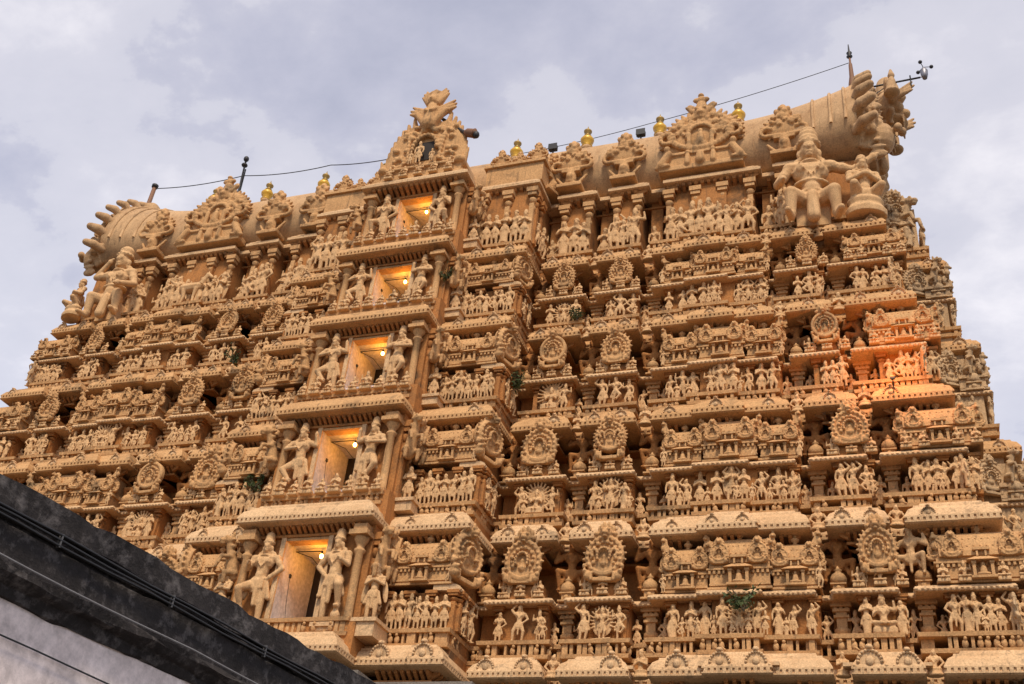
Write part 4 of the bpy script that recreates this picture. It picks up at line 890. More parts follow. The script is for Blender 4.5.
def flamegable(w, h, seed, voxel=0.032):
    """upright arched gable ornament: figured plinth, scroll band, niche with a seated figure, small flames, leafy crest; stands on z = 0"""
    r_ = random.Random(seed); q = MB(); hw = w / 2; cz = h * 0.44; ru = hw * 0.80
    q.prism([(math.cos(a) * ru, cz + math.sin(a) * ru * 0.86) for a in [math.pi * 2 * k / 28 for k in range(28)]], -0.06, 0.30)
    q.box(-hw * 0.92, hw * 0.92, -0.22, 0.3, -0.05, h * 0.05); q.box(-hw * 0.72, hw * 0.72, -0.12, 0.3, h * 0.05, h * 0.19); q.box(-hw * 0.8, hw * 0.8, -0.2, 0.3, h * 0.185, h * 0.22)
    for s in (-1, 1):
        q.capsule((s * hw * 0.86, -0.2, h * 0.07), (s * hw * 0.70, -0.22, h * 0.2), w * 0.055, w * 0.045); q.ell((s * hw * 0.72, -0.28, h * 0.25), (w * 0.042, w * 0.045, w * 0.045), 8); q.capsule((s * hw * 0.95, -0.2, h * 0.04), (s * hw * 0.7, -0.26, h * 0.05), w * 0.03, w * 0.025)
        q.capsule((s * hw * 0.28, -0.2, h * 0.06), (s * hw * 0.28, -0.22, h * 0.15), w * 0.04, w * 0.03); q.ell((s * hw * 0.28, -0.24, h * 0.19), (w * 0.03,) * 3, 8)
        for k in range(9):                                          # curled ends of the scroll band
            a = R(190 - 36 * k); q.ell((s * (hw * 0.74 + math.cos(a) * w * 0.075), -0.2, cz - h * 0.02 + math.sin(a) * w * 0.075), (w * 0.032, 0.1, w * 0.032), 8)
        q.capsule((s * w * 0.125, -0.2, h * 0.24), (s * w * 0.125, -0.2, cz), w * 0.028, w * 0.028)
    q.capsule((0, -0.22, h * 0.07), (0, -0.24, h * 0.15), w * 0.06, w * 0.045)
    for k in range(19):                                             # smiling scroll band
        a = R(188) + R(164) * k / 18; q.ell((math.cos(a) * hw * 0.68, -0.16, cz + h * 0.03 + math.sin(a) * hw * 0.50), (w * 0.045, 0.11, w * 0.04), 8)
    for k in range(23):
        a = R(-14) + R(208) * k / 22; c, s = math.cos(a), math.sin(a); ln = w * r_.uniform(0.045, 0.075)
        q.capsule((c * ru * 0.96, 0.02, cz + s * ru * 0.84), (c * (ru + ln), 0.0, cz + s * (ru * 0.88 + ln)), w * 0.042, w * 0.018, 7)
    for k in range(70):
        a = r_.uniform(R(5), R(175)); rr = ru * r_.uniform(0.45, 0.92); c = w * r_.uniform(0.018, 0.036); q.ell((math.cos(a) * rr, -0.08, cz + math.sin(a) * rr * 0.86), (c, 0.09, c * 1.3), 7)
    for k in range(13):
        a = R(-5) + R(190) * k / 12; q.ell((math.cos(a) * w * 0.15, -0.14, cz - h * 0.01 + math.sin(a) * w * 0.16), (w * 0.03, 0.08, w * 0.03), 8)
    q.ell((0, -0.18, h * 0.30), (w * 0.085, 0.09, w * 0.04)); q.capsule((0, -0.16, h * 0.32), (0, -0.17, cz - h * 0.02), w * 0.05, w * 0.04); q.ell((0, -0.19, cz + h * 0.03), (w * 0.032, 0.06, w * 0.038), 8)
    zc = cz + ru * 0.86
    q.capsule((0, 0.05, zc - 0.1), (0, 0.05, h * 0.90), w * 0.10, w * 0.06); q.ell((0, -0.12, zc), (w * 0.08, 0.14, w * 0.07)); q.ell((0, -0.24, zc - w * 0.02), (w * 0.04, 0.07, w * 0.03), 8)
    for s in (-1, 1):
        q.ell((s * w * 0.10, 0.0, h * 0.83), (w * 0.05, 0.09, w * 0.10), 10, (0, s * 0.55, 0)); q.capsule((s * w * 0.08, -0.02, h * 0.78), (s * w * 0.17, -0.04, h * 0.86), w * 0.04, w * 0.015)
        q.ell((s * w * 0.05, -0.02, h * 0.95), (w * 0.05, 0.09, w * 0.035), 8); q.ell((s * w * 0.045, -0.22, zc + w * 0.04), (w * 0.025,) * 3, 8)
    q.ell((0, 0.0, h * 0.94), (w * 0.065, w * 0.05, h * 0.05), 10); q.ell((0, -0.05, h * 1.0), (w * 0.04, w * 0.04, h * 0.025), 8)
    return sculpt(q, voxel)
def nasi(seed):
    """narrow crest-shaped ornament: shaft, spread scroll and leafy knob"""
    r_ = random.Random(seed); q = MB()
    q.box(-0.42, 0.42, -0.3, 0.3, -0.05, 0.10); q.box(-0.3, 0.3, -0.22, 0.3, 0.1, 0.2); q.capsule((0, -0.1, 0.3), (0, -0.1, 0.72), 0.2, 0.16); q.ell((0, -0.26, 0.42), (0.12, 0.09, 0.14)); q.box(-0.32, 0.32, -0.22, 0.2, 0.66, 0.74)
    q.ell((0, 0.0, 1.22), (0.6, 0.2, 0.5), 16)
    for s in (-1, 1):
        for k in range(9): a = R(-80 + 26 * k); q.ell((s * (0.5 + math.cos(a) * 0.18), -0.14, 0.98 + math.sin(a) * 0.17), (0.08, 0.1, 0.08), 8)
        q.capsule((s * 0.12, -0.16, 0.8), (s * 0.5, -0.16, 0.82), 0.08, 0.07)
        q.capsule((s * 0.2, -0.1, 0.1), (s * 0.5, -0.05, 0.55), 0.07, 0.05)
    for k in range(24):
        a = r_.uniform(R(5), R(175)); rr = r_.uniform(0.15, 0.6); c = r_.uniform(0.055, 0.10); q.ell((math.cos(a) * rr * 0.95, -0.2, 1.15 + math.sin(a) * rr * 0.8), (c, 0.08, c), 8)
    for k in range(9): a = R(10 + 20 * k); q.capsule((math.cos(a) * 0.5, -0.05, 1.2 + math.sin(a) * 0.42), (math.cos(a) * 0.68, -0.06, 1.2 + math.sin(a) * 0.56), 0.08, 0.04, 7)
    q.capsule((0, -0.05, 1.6), (0, -0.08, 1.92), 0.24, 0.15)
    for k in range(10): a = R(36 * k); q.ell((math.cos(a) * 0.2, -0.1 + math.sin(a) * 0.12, 1.75 + 0.12 * (k % 2)), (0.09, 0.09, 0.1), 8)
    q.ell((0, -0.06, 2.03), (0.12, 0.12, 0.13))
    return sculpt(q, 0.030)
NAS = [nasi(1), nasi(2), nasi(3)]
BIG = flamegable(3.1, 3.5, 5)
bz = TZ + 0.43; by = TY + 0.12
for s_ in (-1, 1):
    for x, k in ((5.3, 0), (7.3, 1), (13.0, 0)):
        place('crest_ornament', NAS[k], T(s_ * x, by, bz, 1.12 if x < 10 else 1.16, 0, s_ < 0), rf, M_STUCCO)
    place('arched_gable', BIG, T(s_ * 10.1, by - 0.05, bz, 1.05, 0, s_ < 0), rf, M_STUCCO)
    # side block next to the central porch: two stepped blocks with small crests
    sb = MB(); sb.box(s_ * 3.35 - 1.1, s_ * 3.35 + 1.1, TY - 0.75, TY + 1.6, bz - 0.02, bz + 0.85); sb.box(s_ * 3.35 - 1.2, s_ * 3.35 + 1.2, TY - 0.85, TY + 1.6, bz + 0.85, bz + 0.97)
    sb.box(s_ * 3.3 - 0.9, s_ * 3.3 + 0.9, TY - 0.5, TY + 1.6, bz + 0.97, bz + 1.2)
    sb.build('stepped_block', M_STUCCO, rf)
    for u, h in ((-0.7, 0.62), (0.05, 0.5), (0.75, 0.66)): place('crest_ornament', NAS[1], T(s_ * (3.3 + u), TY - 0.35, bz + 0.95, h * 0.9), rf, M_STUCCO)
    place('crest_ornament', NAS[0], T(s_ * 4.45, TY + 0.2, bz, 0.98, s_ * R(70)), rf, M_STUCCO)
# ---- central porch: vault running forward, large front gable, winged crest figure
pv = MB(); py0 = TY - 1.55; prof = []
pts = [(-1.42, 0), (-1.42, 0.7)] + [(math.cos(a) * 1.42, 0.9 + math.sin(a) * 1.75) for a in [math.pi - math.pi * k / 16 for k in range(17)]] + [(1.42, 0.7), (1.42, 0)]
pv.prism([(x, bz - 0.05 + z_) for x, z_ in pts], py0 + 0.3, YB, None, False)
pv.build('porch_vault', M_ROOF, rf)
q = MB()
q.box(-1.75, 1.75, -0.15, 0.5, -0.05, 0.12); q.box(-1.62, 1.62, -0.08, 0.5, 0.12, 0.5); q.box(-1.72, 1.72, -0.2, 0.5, 0.5, 0.62)
pts = [(-1.5, 0.6), (-1.52, 1.2), (-1.40, 1.9), (-1.12, 2.5), (-0.7, 2.95), (0.7, 2.95), (1.12, 2.5), (1.40, 1.9), (1.52, 1.2), (1.5, 0.6)]
q.prism(pts, 0.0, 0.4)
for s in (-1, 1):
    for k in range(9):
        t_ = k / 8; x = 1.52 - 0.85 * t_ ** 2.2; zz = 0.85 + 2.0 * t_
        q.capsule((s * x, 0.15, zz), (s * (x + 0.10), 0.12, zz + 0.34 + 0.22 * t_), 0.15, 0.07, 8)
    q.capsule((s * 1.6, 0.05, 0.55), (s * 1.78, 0.0, 1.25), 0.16, 0.04, 8); q.ell((s * 1.55, -0.1, 0.62), (0.2, 0.2, 0.18))
    for k in range(8): a = R(30 + 42 * k); q.ell((s * (1.0 + math.cos(a) * 0.22), -0.05, 0.95 + math.sin(a) * 0.22), (0.1, 0.12, 0.1), 8)
    for k in range(7): q.ell((s * (0.62 + 0.02 * k), -0.06, 0.95 + 0.2 * k), (0.09, 0.1, 0.12), 8)
    for k in range(9): q.ell((s * rng.uniform(0.55, 1.3), -0.04, rng.uniform(1.2, 2.5)), (0.13, 0.13, 0.13), 8); q.ell((s * rng.uniform(0.3, 1.2), -0.03, rng.uniform(2.0, 2.8)), (0.09, 0.11, 0.12), 8)
    q.capsule((s * 0.22, -0.12, 2.85), (s * 0.62, -0.1, 3.45), 0.16, 0.10); [q.capsule((s * 0.15, 0, z0), (s * x1, 0, z1), 0.20, 0.05, 10, None) for z0, x1, z1 in ((3.25, 0.95, 3.62), (3.35, 0.95, 3.80), (3.45, 0.88, 3.98), (4.0, 0.55, 4.45), (4.1, 0.50, 4.62), (4.2, 0.40, 4.74))]
for k in range(12): a = R(-5 + 190 * k / 11); q.ell((math.cos(a) * 0.5, -0.12, 1.55 + math.sin(a) * 0.62), (0.10, 0.13, 0.10), 8)
for k in range(14): q.ell((rng.uniform(-0.6, 0.6), -0.06, rng.uniform(2.3, 2.8)), (0.13, 0.14, 0.12), 8)
q.capsule((0, -0.05, 2.8), (0, -0.1, 3.7), 0.36, 0.2, 12); q.ell((0, -0.15, 4.05), (0.20, 0.20, 0.25)); q.ell((0, -0.33, 4.03), (0.06, 0.06, 0.07), 8); q.capsule((0, -0.08, 4.2), (0.02, -0.05, 4.62), 0.21, 0.11)
q.ell((0, -0.05, 4.5), (0.3, 0.16, 0.16), 10)
for s in (-1, 1): q.capsule((s * 0.24, -0.12, 3.6), (s * 0.1, -0.35, 3.3), 0.1, 0.08)
gq = sculpt(q, 0.034)
g2 = MB(); g2.proto(gq, T(0, py0 - 0.1, bz)); g2.build('crowning_gable', M_STUCCO, rf)
nb_ = MB(); nb_.box(-0.36, 0.36, py0 - 0.13, py0 + 0.02, bz + 0.98, bz + 1.9); nb_.build('niche', M_DARK, rf)  # dark slab painted in for the shade inside the niche
for x, h in ((-0.12, 0.95), (-0.45, 0.6), (0.42, 0.55)): place('standing_statue', FIG['standing_statue'][0], T(x, py0 - 0.32, bz + 0.66, h * 1.15), rf, M_STATUE)
for k in range(5): place('seated_statue', FIG['seated_statue'][k % 2], T(-1.2 + 0.6 * k, py0 - 0.3, bz + 0.05, 0.85), rf, M_STATUE)

# ---- seated giants on the corners, kneeling figures beside them
GZ = TIERS[4][1] + 0.02
place('giant_seated_statue', GIANT, T(13.8, 1.98, GZ - 0.15, 5.4, 0.1), tier_objs[4], M_STATUE)
place('giant_seated_statue', GIANT2, T(-13.75, 1.98, GZ - 0.15, 4.95, 0.0), tier_objs[4], M_STATUE)
place('kneeling_statue', KNEEL, T(15.42, 1.95, GZ + 0.25, 3.3, 0.3), tier_objs[4], M_STATUE)
place('kneeling_statue', KNEEL, T(-15.3, 1.8, GZ + 0.3, 2.5, -0.4), tier_objs[4], M_STATUE)
place('standing_statue', FIG['standing_statue'][0], T(12.95, 1.85, GZ, 1.5), tier_objs[4], M_STATUE)
corner = MB()
for s_ in (-1, 1):
    x0, x1 = sorted((s_ * 12.9, s_ * 15.6)); corner.box(x0, x1, 2.75, 8, GZ - 0.1, TZ)
corner.build('corner_block', M_WALL, tier_objs[4])
# ---- end gables: thick horseshoe with lobed flames and a monster mask on top
def endgable(sx):
    q = MB(); cz = TZ + 1.35; a_, b_ = 3.1, 3.45
    MX = Matrix(((0, 1, 0, 15.6), (1, 0, 0, 0), (0, 0, 1, 0), (0, 0, 0, 1)))
    q.prism([(YB + math.cos(t_) * a_, cz + math.sin(t_) * (b_ if math.sin(t_) > 0 else 1.7)) for t_ in [2 * math.pi * k / 36 for k in range(36)]], -0.3, 0.35, MX)
    for k in range(17):                                            # flared lobes round the rim
        t_ = R(-8) + R(196) * k / 16; c, s = -math.cos(t_), math.sin(t_); big = 0.92 + 0.30 * max(0, 1 - abs(s - 0.1) * 2.0)
        P0 = Vector((15.4, YB + c * (a_ - 0.02), cz + s * (b_ - 0.05))); P2 = Vector((15.98, YB + c * (a_ + 0.42 * big), cz + s * (b_ + 0.30) + 0.22)); P1 = (P0 + P2) / 2 + Vector((-0.06, c * 0.12, s * 0.12))
        q.capsule(P0, P1, 0.15 * big, 0.185 * big, 12); q.capsule(P1, P2, 0.185 * big, 0.14 * big, 12)
    r_ = random.Random(3)
    for k in range(420):
        t_ = r_.uniform(R(-25), R(205)); rr = r_.uniform(0.25, 1.0); c = r_.uniform(0.05, 0.15)
        q.ell((16.0, YB - math.cos(t_) * a_ * rr, cz + math.sin(t_) * b_ * rr), (r_.uniform(0.12, 0.34), c, c * 1.4), 7)
    for k in range(13):
        t_ = R(5 + 14 * k); q.capsule((16.1, YB - math.cos(t_) * 1.5, cz + math.sin(t_) * 2.0), (16.2, YB - math.cos(t_ + 0.2) * 1.5, cz + math.sin(t_ + 0.2) * 2.0), 0.17, 0.17, 7)
    # monster mask over the crest: tall brow, bulging eyes, cheeks, snout, teeth, ears
    for k in range(150):                                            # carving on the front and rear rim faces
        t_ = r_.uniform(R(-32), R(60)); sd_ = r_.choice((-1, 1)); c = r_.uniform(0.07, 0.16); zz = math.sin(t_); q.ell((r_.uniform(15.35, 16.1), YB - sd_ * math.cos(t_) * a_ * 1.01, cz + zz * (b_ if zz > 0 else 1.7)), (c, c, c * 1.5), 7)
    mz = cz + b_ - 0.30; mx = 16.55
    q.ell((mx, YB, mz), (0.5, 0.8, 0.85), 16); q.capsule((mx + 0.12, YB, mz + 0.7), (mx + 0.1, YB, mz + 1.45), 0.52, 0.40, 16)
    q.lathe([(0.5, -0.07), (0.58, 0), (0.5, 0.07)], 18, Matrix.Translation((mx + 0.12, YB, mz + 0.72)))
    q.capsule((mx + 0.3, YB, mz - 0.05), (mx + 0.62, YB, mz - 0.12), 0.26, 0.2, 12); q.ell((mx + 0.25, YB, mz - 0.62), (0.45, 0.6, 0.16))
    for s in (-1, 1):
        q.ell((mx + 0.42, YB + s * 0.36, mz + 0.36), (0.26, 0.26, 0.28)); q.ell((mx + 0.64, YB + s * 0.38, mz + 0.36), (0.09, 0.12, 0.12), 8); q.ell((mx + 0.36, YB + s * 0.48, mz - 0.22), (0.24, 0.24, 0.24))
        q.ell((mx + 0.05, YB + s * 1.0, mz + 0.35), (0.10, 0.32, 0.42), 12, (s * -0.5, 0, 0)); [q.capsule((mx + 0.2, YB + s * 0.85, mz - 0.1), (mx + ex_, YB + s * 0.95, mz + ez_), 0.17, 0.05, 8) for ex_, ez_ in ((0.95, 0.5), (1.0, 0.3), (0.92, 0.1))]
        for k in range(8): a = R(45 * k); q.ell((mx + 0.25, YB + s * 0.55 + math.cos(a) * 0.2, mz + 1.05 + math.sin(a) * 0.22), (0.09, 0.08, 0.08), 7)
    for k in range(6): q.capsule((mx + 0.5, YB - 0.45 + 0.18 * k, mz - 0.62), (mx + 0.52, YB - 0.45 + 0.18 * k, mz - 0.95), 0.08, 0.03, 7)
    for k in range(14): q.capsule((mx + r_.uniform(-0.2, 0.25), YB + r_.uniform(-1, 1), mz - 0.8), (mx + r_.uniform(-0.1, 0.3), YB + r_.uniform(-1, 1), mz - r_.uniform(1.1, 1.7)), 0.13, 0.04, 7)
    # scroll beasts at the foot of the gable, seated figures on its flank
    for s in (-1, 1):
        yb = YB + s * 2.5
        q.ell((16.2, yb, cz - 0.5), (0.42, 0.5, 0.62), 14); q.ell((16.85, yb - 0.05, cz - 0.35), (0.15, 0.17, 0.17)); q.ell((16.72, yb - 0.3, cz - 0.35), (0.15, 0.17, 0.17))
        q.capsule((16.1, yb - s * 0.9, cz - 1.0), (16.2, yb - s * 0.9, cz - 0.3), 0.24, 0.16); q.ell((16.25, yb - s * 0.9, cz + 0.0), (0.14, 0.14, 0.17))
        ys = YB + s * 1.5; q.ell((16.75, ys, mz - 0.45), (0.3, 0.3, 0.14)); q.capsule((16.72, ys, mz - 0.35), (16.78, ys, mz + 0.15), 0.2, 0.15); q.ell((16.8, ys, mz + 0.42), (0.13, 0.13, 0.16)); q.capsule((16.8, ys, mz + 0.5), (16.8, ys, mz + 0.72), 0.11, 0.05)
    g_ = sculpt(q, 0.042)
    o_ = MB(); o_.proto(g_, Matrix.Diagonal((sx, 1, 1, 1)))
    return o_.build('end_gable', M_ROOF, rf)
endgable(1); endgable(-1)

# ---- finials along the ridge
fin = MB(); fin.lathe([(0.30, 0), (0.34, 0.05), (0.20, 0.12), (0.16, 0.2), (0.36, 0.42), (0.40, 0.58), (0.30, 0.75), (0.15, 0.85)], 16)
fm = fin.mesh('finial', M_GOLD)
fc = MB(); fc.lathe([(0.14, 0.84), (0.22, 0.92), (0.12, 1.0), (0.11, 1.10), (0.23, 1.22), (0.24, 1.30), (0.12, 1.42), (0.04, 1.55), (0.01, 1.7)], 14)
fcm = fc.mesh('finial_tip', plain('dull_brass', (0.34, 0.22, 0.055), 0.5, 0.3))
RZ = lambda x: TZ + 1.35 + section(x)[1]
fp = MB(); fp.lathe([(0.30, -0.1), (0.30, 0.25), (0.17, 0.32), (0.15, 0.95), (0.20, 1.0), (0.20, 1.13)], 14); fpm = fp.mesh('finial_stem', M_ROOF)
for x in (-13.2, -10.3, -7.4, -4.4, 1.75, 4.85, 7.9, 11.05):
    for nm, me, dz, s_ in (('finial', fm, 1.22, 0.72), ('finial_tip', fcm, 1.22, 0.72), ('finial_stem', fpm, 0.0, 1.1)):
        o = bpy.data.objects.new(nm, me); COL.objects.link(o); o.parent = rf; o.location = (x, YB, RZ(x) - 0.06 + dz); o.scale = (s_, s_, s_)

# ---- place the repeated ornaments: the 95 of a kind that show largest as objects, the rest of the kind as one mesh
W2C = camo.matrix_world.inverted()
kinds = {}
for k, p, M, par, mat in PLACED:
    w = M.to_translation() + Vector((XC, YC, 0.3)); c = W2C @ w
    u = 1100 * c.x / -c.z; v = 1100 * c.y / -c.z; inside = abs(u) < 505 and abs(v) < 335 and (v - (-128 - 0.57 * (u + 512)) > -6)
    kinds.setdefault(k, []).append((0 if inside else 1, c.length / M.to_scale()[2], p, M, par, mat))
for k, lst in kinds.items():
    lst.sort(key=lambda a: (a[0], a[1]))
    rest = MB()
    for i, (_, _, p, M, par, mat) in enumerate(lst):
        if i < 95:
            key = (id(p), mat.name)
            if key not in MESHES: MESHES[key] = p.mesh(k, mat)
            o = bpy.data.objects.new(k, MESHES[key]); COL.objects.link(o); o.parent = par; o.matrix_local = M
        else: rest.proto(p, M)
    if rest.n:
        o = rest.build(k, lst[0][5], tower); o['kind'] = 'stuff'

# ------------------------------------------------------------------ things fixed on the tower: rods, floodlights, anemometer, wire
def at(x, y, z): return (XC + x, YC + y, z + EYE)
t = thing('lightning_rod', 'thin mast with beaded tip at the right end of the roof ridge', 'lightning rod', at(15.45, YB, 32.9))
MB().lathe([(0.16, -0.4), (0.15, 0.5), (0.09, 0.9), (0.07, 1.6), (0.04, 1.7), (0.04, 2.0)], 10).build('mast', M_RUST, t)
MB().lathe([(0.04, 1.95), (0.12, 2.05), (0.04, 2.12), (0.11, 2.25), (0.04, 2.35), (0.02, 2.75)], 12).build('beaded_tip', M_METAL, t)
t = thing('lightning_rod', 'short stub pole at the left end of the roof ridge', 'lightning rod', at(-17.0, YB, 32.4))
MB().lathe([(0.11, -0.6), (0.10, 2.1)], 10).build('mast', M_RUST, t); MB().lathe([(0.15, 2.05), (0.16, 2.2), (0.06, 2.28)], 10).build('cap', M_METAL, t)
t = thing('lightning_rod', 'leaning thin aerial behind the left arched gable', 'aerial', at(-11.9, YB, 32.2))
MB().tube([(0, 0, -1.0), (-0.1, 0, 1.6), (-0.2, 0, 3.1)], 0.045).tube([(0.12, 0, -1.0), (-0.05, 0, 2.4)], 0.03).build('mast', M_METAL, t)
MB().ell((-0.2, 0, 3.1), (0.13, 0.13, 0.16)).ell((-0.19, 0, 2.7), (0.15, 0.15, 0.1)).build('head', M_METAL, t)
t = thing('anemometer', 'spinning-cup wind gauge on an arm off the right roof end', 'wind gauge', at(17.75, YB - 1.0, 31.9))
t.scale = (0.62, 0.62, 0.62)
MB().tube([(-3.4, 0, 0.1), (-1.2, 0, 0.2), (0.1, 0, 0.25)], 0.06).tube([(-0.45, 0, -0.3), (-0.45, 0, 0.55)], 0.04).tube([(-2.6, 0, -0.6), (-1.6, 0, 0.15)], 0.03).build('arm', M_METAL, t)
MB().lathe([(0.13, -0.2), (0.20, 0.1), (0.22, 0.45), (0.12, 0.6), (0.05, 0.75)], 12, Matrix.Translation((0.35, 0, 0.3))).tube([(0.0, 0, 0.27), (0.35, 0, 0.28)], 0.04).build('housing', M_GREYMET, t)
for k in range(3):
    a = R(10 + 120 * k); c = (0.35 + math.cos(a) * 0.46, math.sin(a) * 0.46, 1.08)
    MB().tube([(0.35, 0, 1.06), c], 0.022).ell(c, (0.12, 0.12, 0.12), 10).build('cup', M_METAL, t)
FL = MB(); FL.box(-0.26, 0.26, -0.16, 0.16, 0.12, 0.55)
FL2 = MB().box(-0.30, 0.30, -0.20, -0.155, 0.09, 0.58); FS = MB().box(-0.05, 0.05, -0.05, 0.05, -1.7, 0.13).box(-0.3, -0.265, -0.06, 0.06, 0.1, 0.4).box(0.265, 0.3, -0.06, 0.06, 0.1, 0.4)
for x, s, lab in ((3.5, 1.0, 'black box floodlight between the first two yellow finials right of the crowning gable'), (7.2, 1.0, 'black box floodlight just left of the third yellow finial right of the crowning gable'), (-5.9, 0.8, 'small black box floodlight on the ridge left of the crowning gable')):
    t = thing('floodlight', lab, 'floodlight', (XC + x, YC + YB - 0.3, RZ(x) + 0.95), 'black floodlights on the roof ridge'); t.scale = (s * 0.62, s * 0.62, s * 0.62)
    FL.build('housing', M_METAL, t); FL2.build('bezel', M_CABLE, t); FS.build('stand', M_METAL, t)
t = thing('spotlight', 'dark spotlight on a slanting arm beside the crowning gable', 'spotlight', (XC + 0.72, YC + py0 + 0.0, bz + 3.15))
MB().tube([(-0.45, 0.3, 0.35), (0.3, 0, -0.55), (0.85, -0.1, -1.1)], 0.07).build('arm', M_METAL, t)
MB().lathe([(0.09, 0), (0.17, 0.12), (0.18, 0.4), (0.2, 0.44)], 12, Matrix.Translation((0.8, -0.1, -1.05)) @ Matrix.Rotation(R(110), 4, 'Y')).build('lamp_head', M_RUST, t)
MB().ell((1.28, -0.1, -1.28), (0.13, 0.13, 0.16)).build('lens', M_METAL, t)
pts = []
nodes = [(-17.05, 34.4), (-11.95, 34.2), (-7.3, 33.9), (-3.0, 33.75)]
def wire(nd, sag):
    p = []
    for (xa, za), (xb, zb) in zip(nd[:-1], nd[1:]):
        for k in range(13):
            u = k / 12; p.append((XC + xa + (xb - xa) * u, YC + YB, EYE + za + (zb - za) * u - sag * 4 * u * (1 - u)))
    return p
w_ = MB().tube(wire(nodes, 0.18), 0.022, 5).tube(wire([(1.3, 32.6), (7.5, 33.1), (15.4, 34.6)], 0.12), 0.015, 5)
tag(w_.build('overhead_wire', M_CABLE), 'thin dark wire strung along the roof ridge between the rods', 'wire')

# orange lamp on the cornice of the right corner bay
t = thing('cornice_lamp', 'small orange lamp glowing on the right corner cornice halfway up the tower', 'lamp', at(15.6, 0.66, 16.55))
MB().tube([(0, 0.1, -0.05), (0, -0.25, -0.08), (0, -0.55, 0.0)], 0.014).build('arm', M_METAL, t)
LY = Matrix.Translation((0, -0.55, 0.0)) @ Matrix.Diagonal((0.6, 0.6, 0.6, 1))
MB().box(-0.09, 0.09, -0.06, 0.06, 0, 0.05, LY).box(-0.11, 0.11, -0.05, 0.05, 0.05, 0.13, LY).build('housing', M_METAL, t)
MB().box(-0.09, 0.09, -0.03, 0.035, 0.132, 0.15, LY).build('lens', plain('orange_glow', (1.0, 0.36, 0.06), 0.4, 0, 6.0), t)
pl = bpy.data.lights.new('orange_light', 'POINT'); pl.energy = 105; pl.color = (1.0, 0.30, 0.04); pl.shadow_soft_size = 0.15
po = bpy.data.objects.new('orange_light', pl); COL.objects.link(po); po.parent = t; po.location = (0, -0.85, 0.75)

# ------------------------------------------------------------------ weeds rooted in the masonry
def weed(label, p, size, seed):
    r_ = random.Random(seed); t = thing('weed', label, 'plant', at(*p), 'weeds rooted in the tower ledges')
    st = MB(); lf = MB()
    for k in range(9):
        a = r_.uniform(0, 6.28); tip = Vector((math.cos(a) * size * 0.5, math.sin(a) * size * 0.35 - 0.1, size * r_.uniform(0.3, 1.0)))
        st.tube([(0, 0, 0), tuple(tip * 0.5 + Vector((0, 0, size * 0.12))), tuple(tip)], 0.014, 5)
        for j in range(16):
            u = r_.uniform(0.25, 1.1); c = tip * u + Vector((r_.gauss(0, 1), r_.gauss(0, 1), r_.gauss(0, 1))) * size * 0.10
            d1 = Vector((r_.gauss(0, 1), r_.gauss(0, 1), r_.gauss(0, 0.6))).normalized() * size * r_.uniform(0.10, 0.18); d2 = d1.cross(Vector((r_.gauss(0, 1), r_.gauss(0, 1), r_.gauss(0, 1)))).normalized() * d1.length * 0.35
            lf.add([tuple(c - d1), tuple(c + d2), tuple(c + d1), tuple(c - d2)], [(0, 1, 2, 3)])
    st.build('stem', M_STEM, t); lf.build('foliage', M_LEAF, t)
weed('bushy green weed hanging beside the second doorway from the bottom', (-2.93, -0.55, 14.2), 0.6, 1)
weed('green weed tuft right of the second doorway from the top', (2.05, 0.1, 22.0), 0.42, 2)
weed('drooping dark weed among figures of the widest bottom bay right of the door', (11.6, -0.25, 10.1), 0.62, 3)
weed('dark weed tuft left of the middle doorway on an upper ledge', (-6.1, 0.9, 20.1), 0.5, 4)
weed('small weed between the two round gables above middle height', (6.2, 1.6, 20.8), 0.45, 5)
weed('small weed in the recess right of the stacked door bays', (4.6, 0.95, 17.9), 0.5, 6)

# ------------------------------------------------------------------ dark-topped boundary building at the lower left
a0 = Vector((-5.45, 4.87)); a1 = Vector((-4.733, 9.197)); dv = (a1 - a0).normalized(); nv = Vector((dv.y, -dv.x))
ang = math.atan2(dv.y, dv.x)
bb = thing('boundary_building', 'low whitewashed building with a thick mould-blackened parapet at the lower left', 'building', (a0.x, a0.y, 0))
bb.rotation_euler = (0, 0, ang)
x0, x1 = -9.0, 16.0; ZT = 3.0 + EYE
w = MB(); w.box(x0, x1, 0.10, 5.0, 0, ZT - 0.60); w.build('wall', M_LIME, bb)
p = MB()
def strip(y, z0, z1): p.box(x0, x1, y, 0.35, z0, z1)
prof = [(0.0, ZT), (0.0, ZT - 0.19), (0.045, ZT - 0.20), (0.045, ZT - 0.225), (0.01, ZT - 0.235), (0.01, ZT - 0.25), (0.05, ZT - 0.255), (0.05, ZT - 0.275), (0.012, ZT - 0.285), (0.014, ZT - 0.52), (-0.03, ZT - 0.535), (-0.035, ZT - 0.575), (0.0, ZT - 0.60), (0.05, ZT - 0.63), (0.07, ZT - 0.69), (0.12, ZT - 0.70), (0.12, ZT - 0.66), (0.4, ZT - 0.6), (0.4, ZT)]
nseg = 160; V = []; F = []; k_ = len(prof)
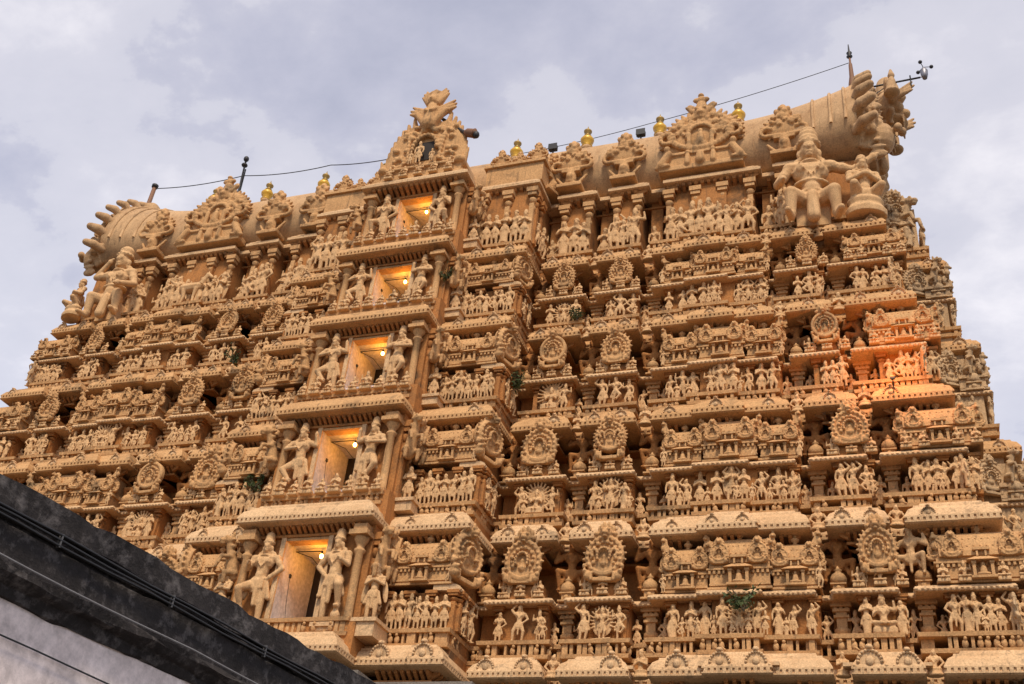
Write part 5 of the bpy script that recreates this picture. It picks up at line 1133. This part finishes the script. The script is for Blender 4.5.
for i in range(nseg + 1):
    x = x0 + (x1 - x0) * i / nseg
    j = [rng.gauss(0, 0.006) + 0.010 * math.sin(i * 0.37 + q_) + 0.006 * math.sin(i * 1.13 + 2 * q_) for q_ in range(3)]
    for q_, (y, z) in enumerate(prof): V.append((x, y + j[q_ % 3], z + j[(q_ + 1) % 3]))
for i in range(nseg):
    for q_ in range(k_): a = i * k_ + q_; b = i * k_ + (q_ + 1) % k_; F.append((a, b, b + k_, a + k_))
F.append(tuple(range(k_))[::-1]); F.append(tuple(range(nseg * k_, (nseg + 1) * k_)))
p.add(V, F); p.build('parapet', M_MOULD, bb)
rfb = MB(); rfb.box(x0 + 0.02, x1 - 0.02, 0.3, 4.95, ZT - 0.62, ZT - 0.35); rfb.build('roof_slab', M_MOULD, bb)
W3 = lambda x, y, z: tuple(Vector((a0.x, a0.y, 0)) + Vector((math.cos(ang) * x - math.sin(ang) * y, math.sin(ang) * x + math.cos(ang) * y, z)))
labs = ['top one of the three black cables clipped along the dark parapet', 'middle one of the three black cables clipped along the dark parapet', 'lowest of the three black cables clipped along the dark parapet']
for c in range(3):
    zc = ZT - 0.205 - c * 0.032
    t = thing('cable', labs[c], 'cable', W3(0, 0, 0), 'black cables along the parapet'); t.rotation_euler = (0, 0, ang)
    m = MB().tube([(x0 + 0.2 + (x1 - x0 - 0.4) * k / 60, -0.03, zc + 0.007 * math.sin(k * 1.7 + c * 1.3)) for k in range(61)], 0.009, 6); m.build('sheath', M_CABLE, t)
    for k in range(20): MB().box(-6 + k * 1.1 - 0.006, -6 + k * 1.1 + 0.006, -0.037, -0.005, zc - 0.016, zc + 0.016).build('clip', M_GREYCLIP, t)
sg = MB().tube([W3(x0 + 0.3 + (x1 - x0 - 0.6) * k / 80, -0.085, ZT - 0.515 - 0.018 * abs(math.sin(k * 0.45))) for k in range(81)], 0.007, 6)
tag(sg.build('cable', M_WIRE), 'thin pale sagging cable along the lower lip of the dark parapet', 'cable')
sg = MB().tube([W3(x0 + 0.3 + (x1 - x0 - 0.6) * k / 80, 0.07, ZT - 0.92 - 0.02 * abs(math.sin(k * 0.31))) for k in range(81)], 0.006, 6)
tag(sg.build('cable', M_CABLE), 'thin dark wire running low across the white wall under the dark parapet', 'cable')
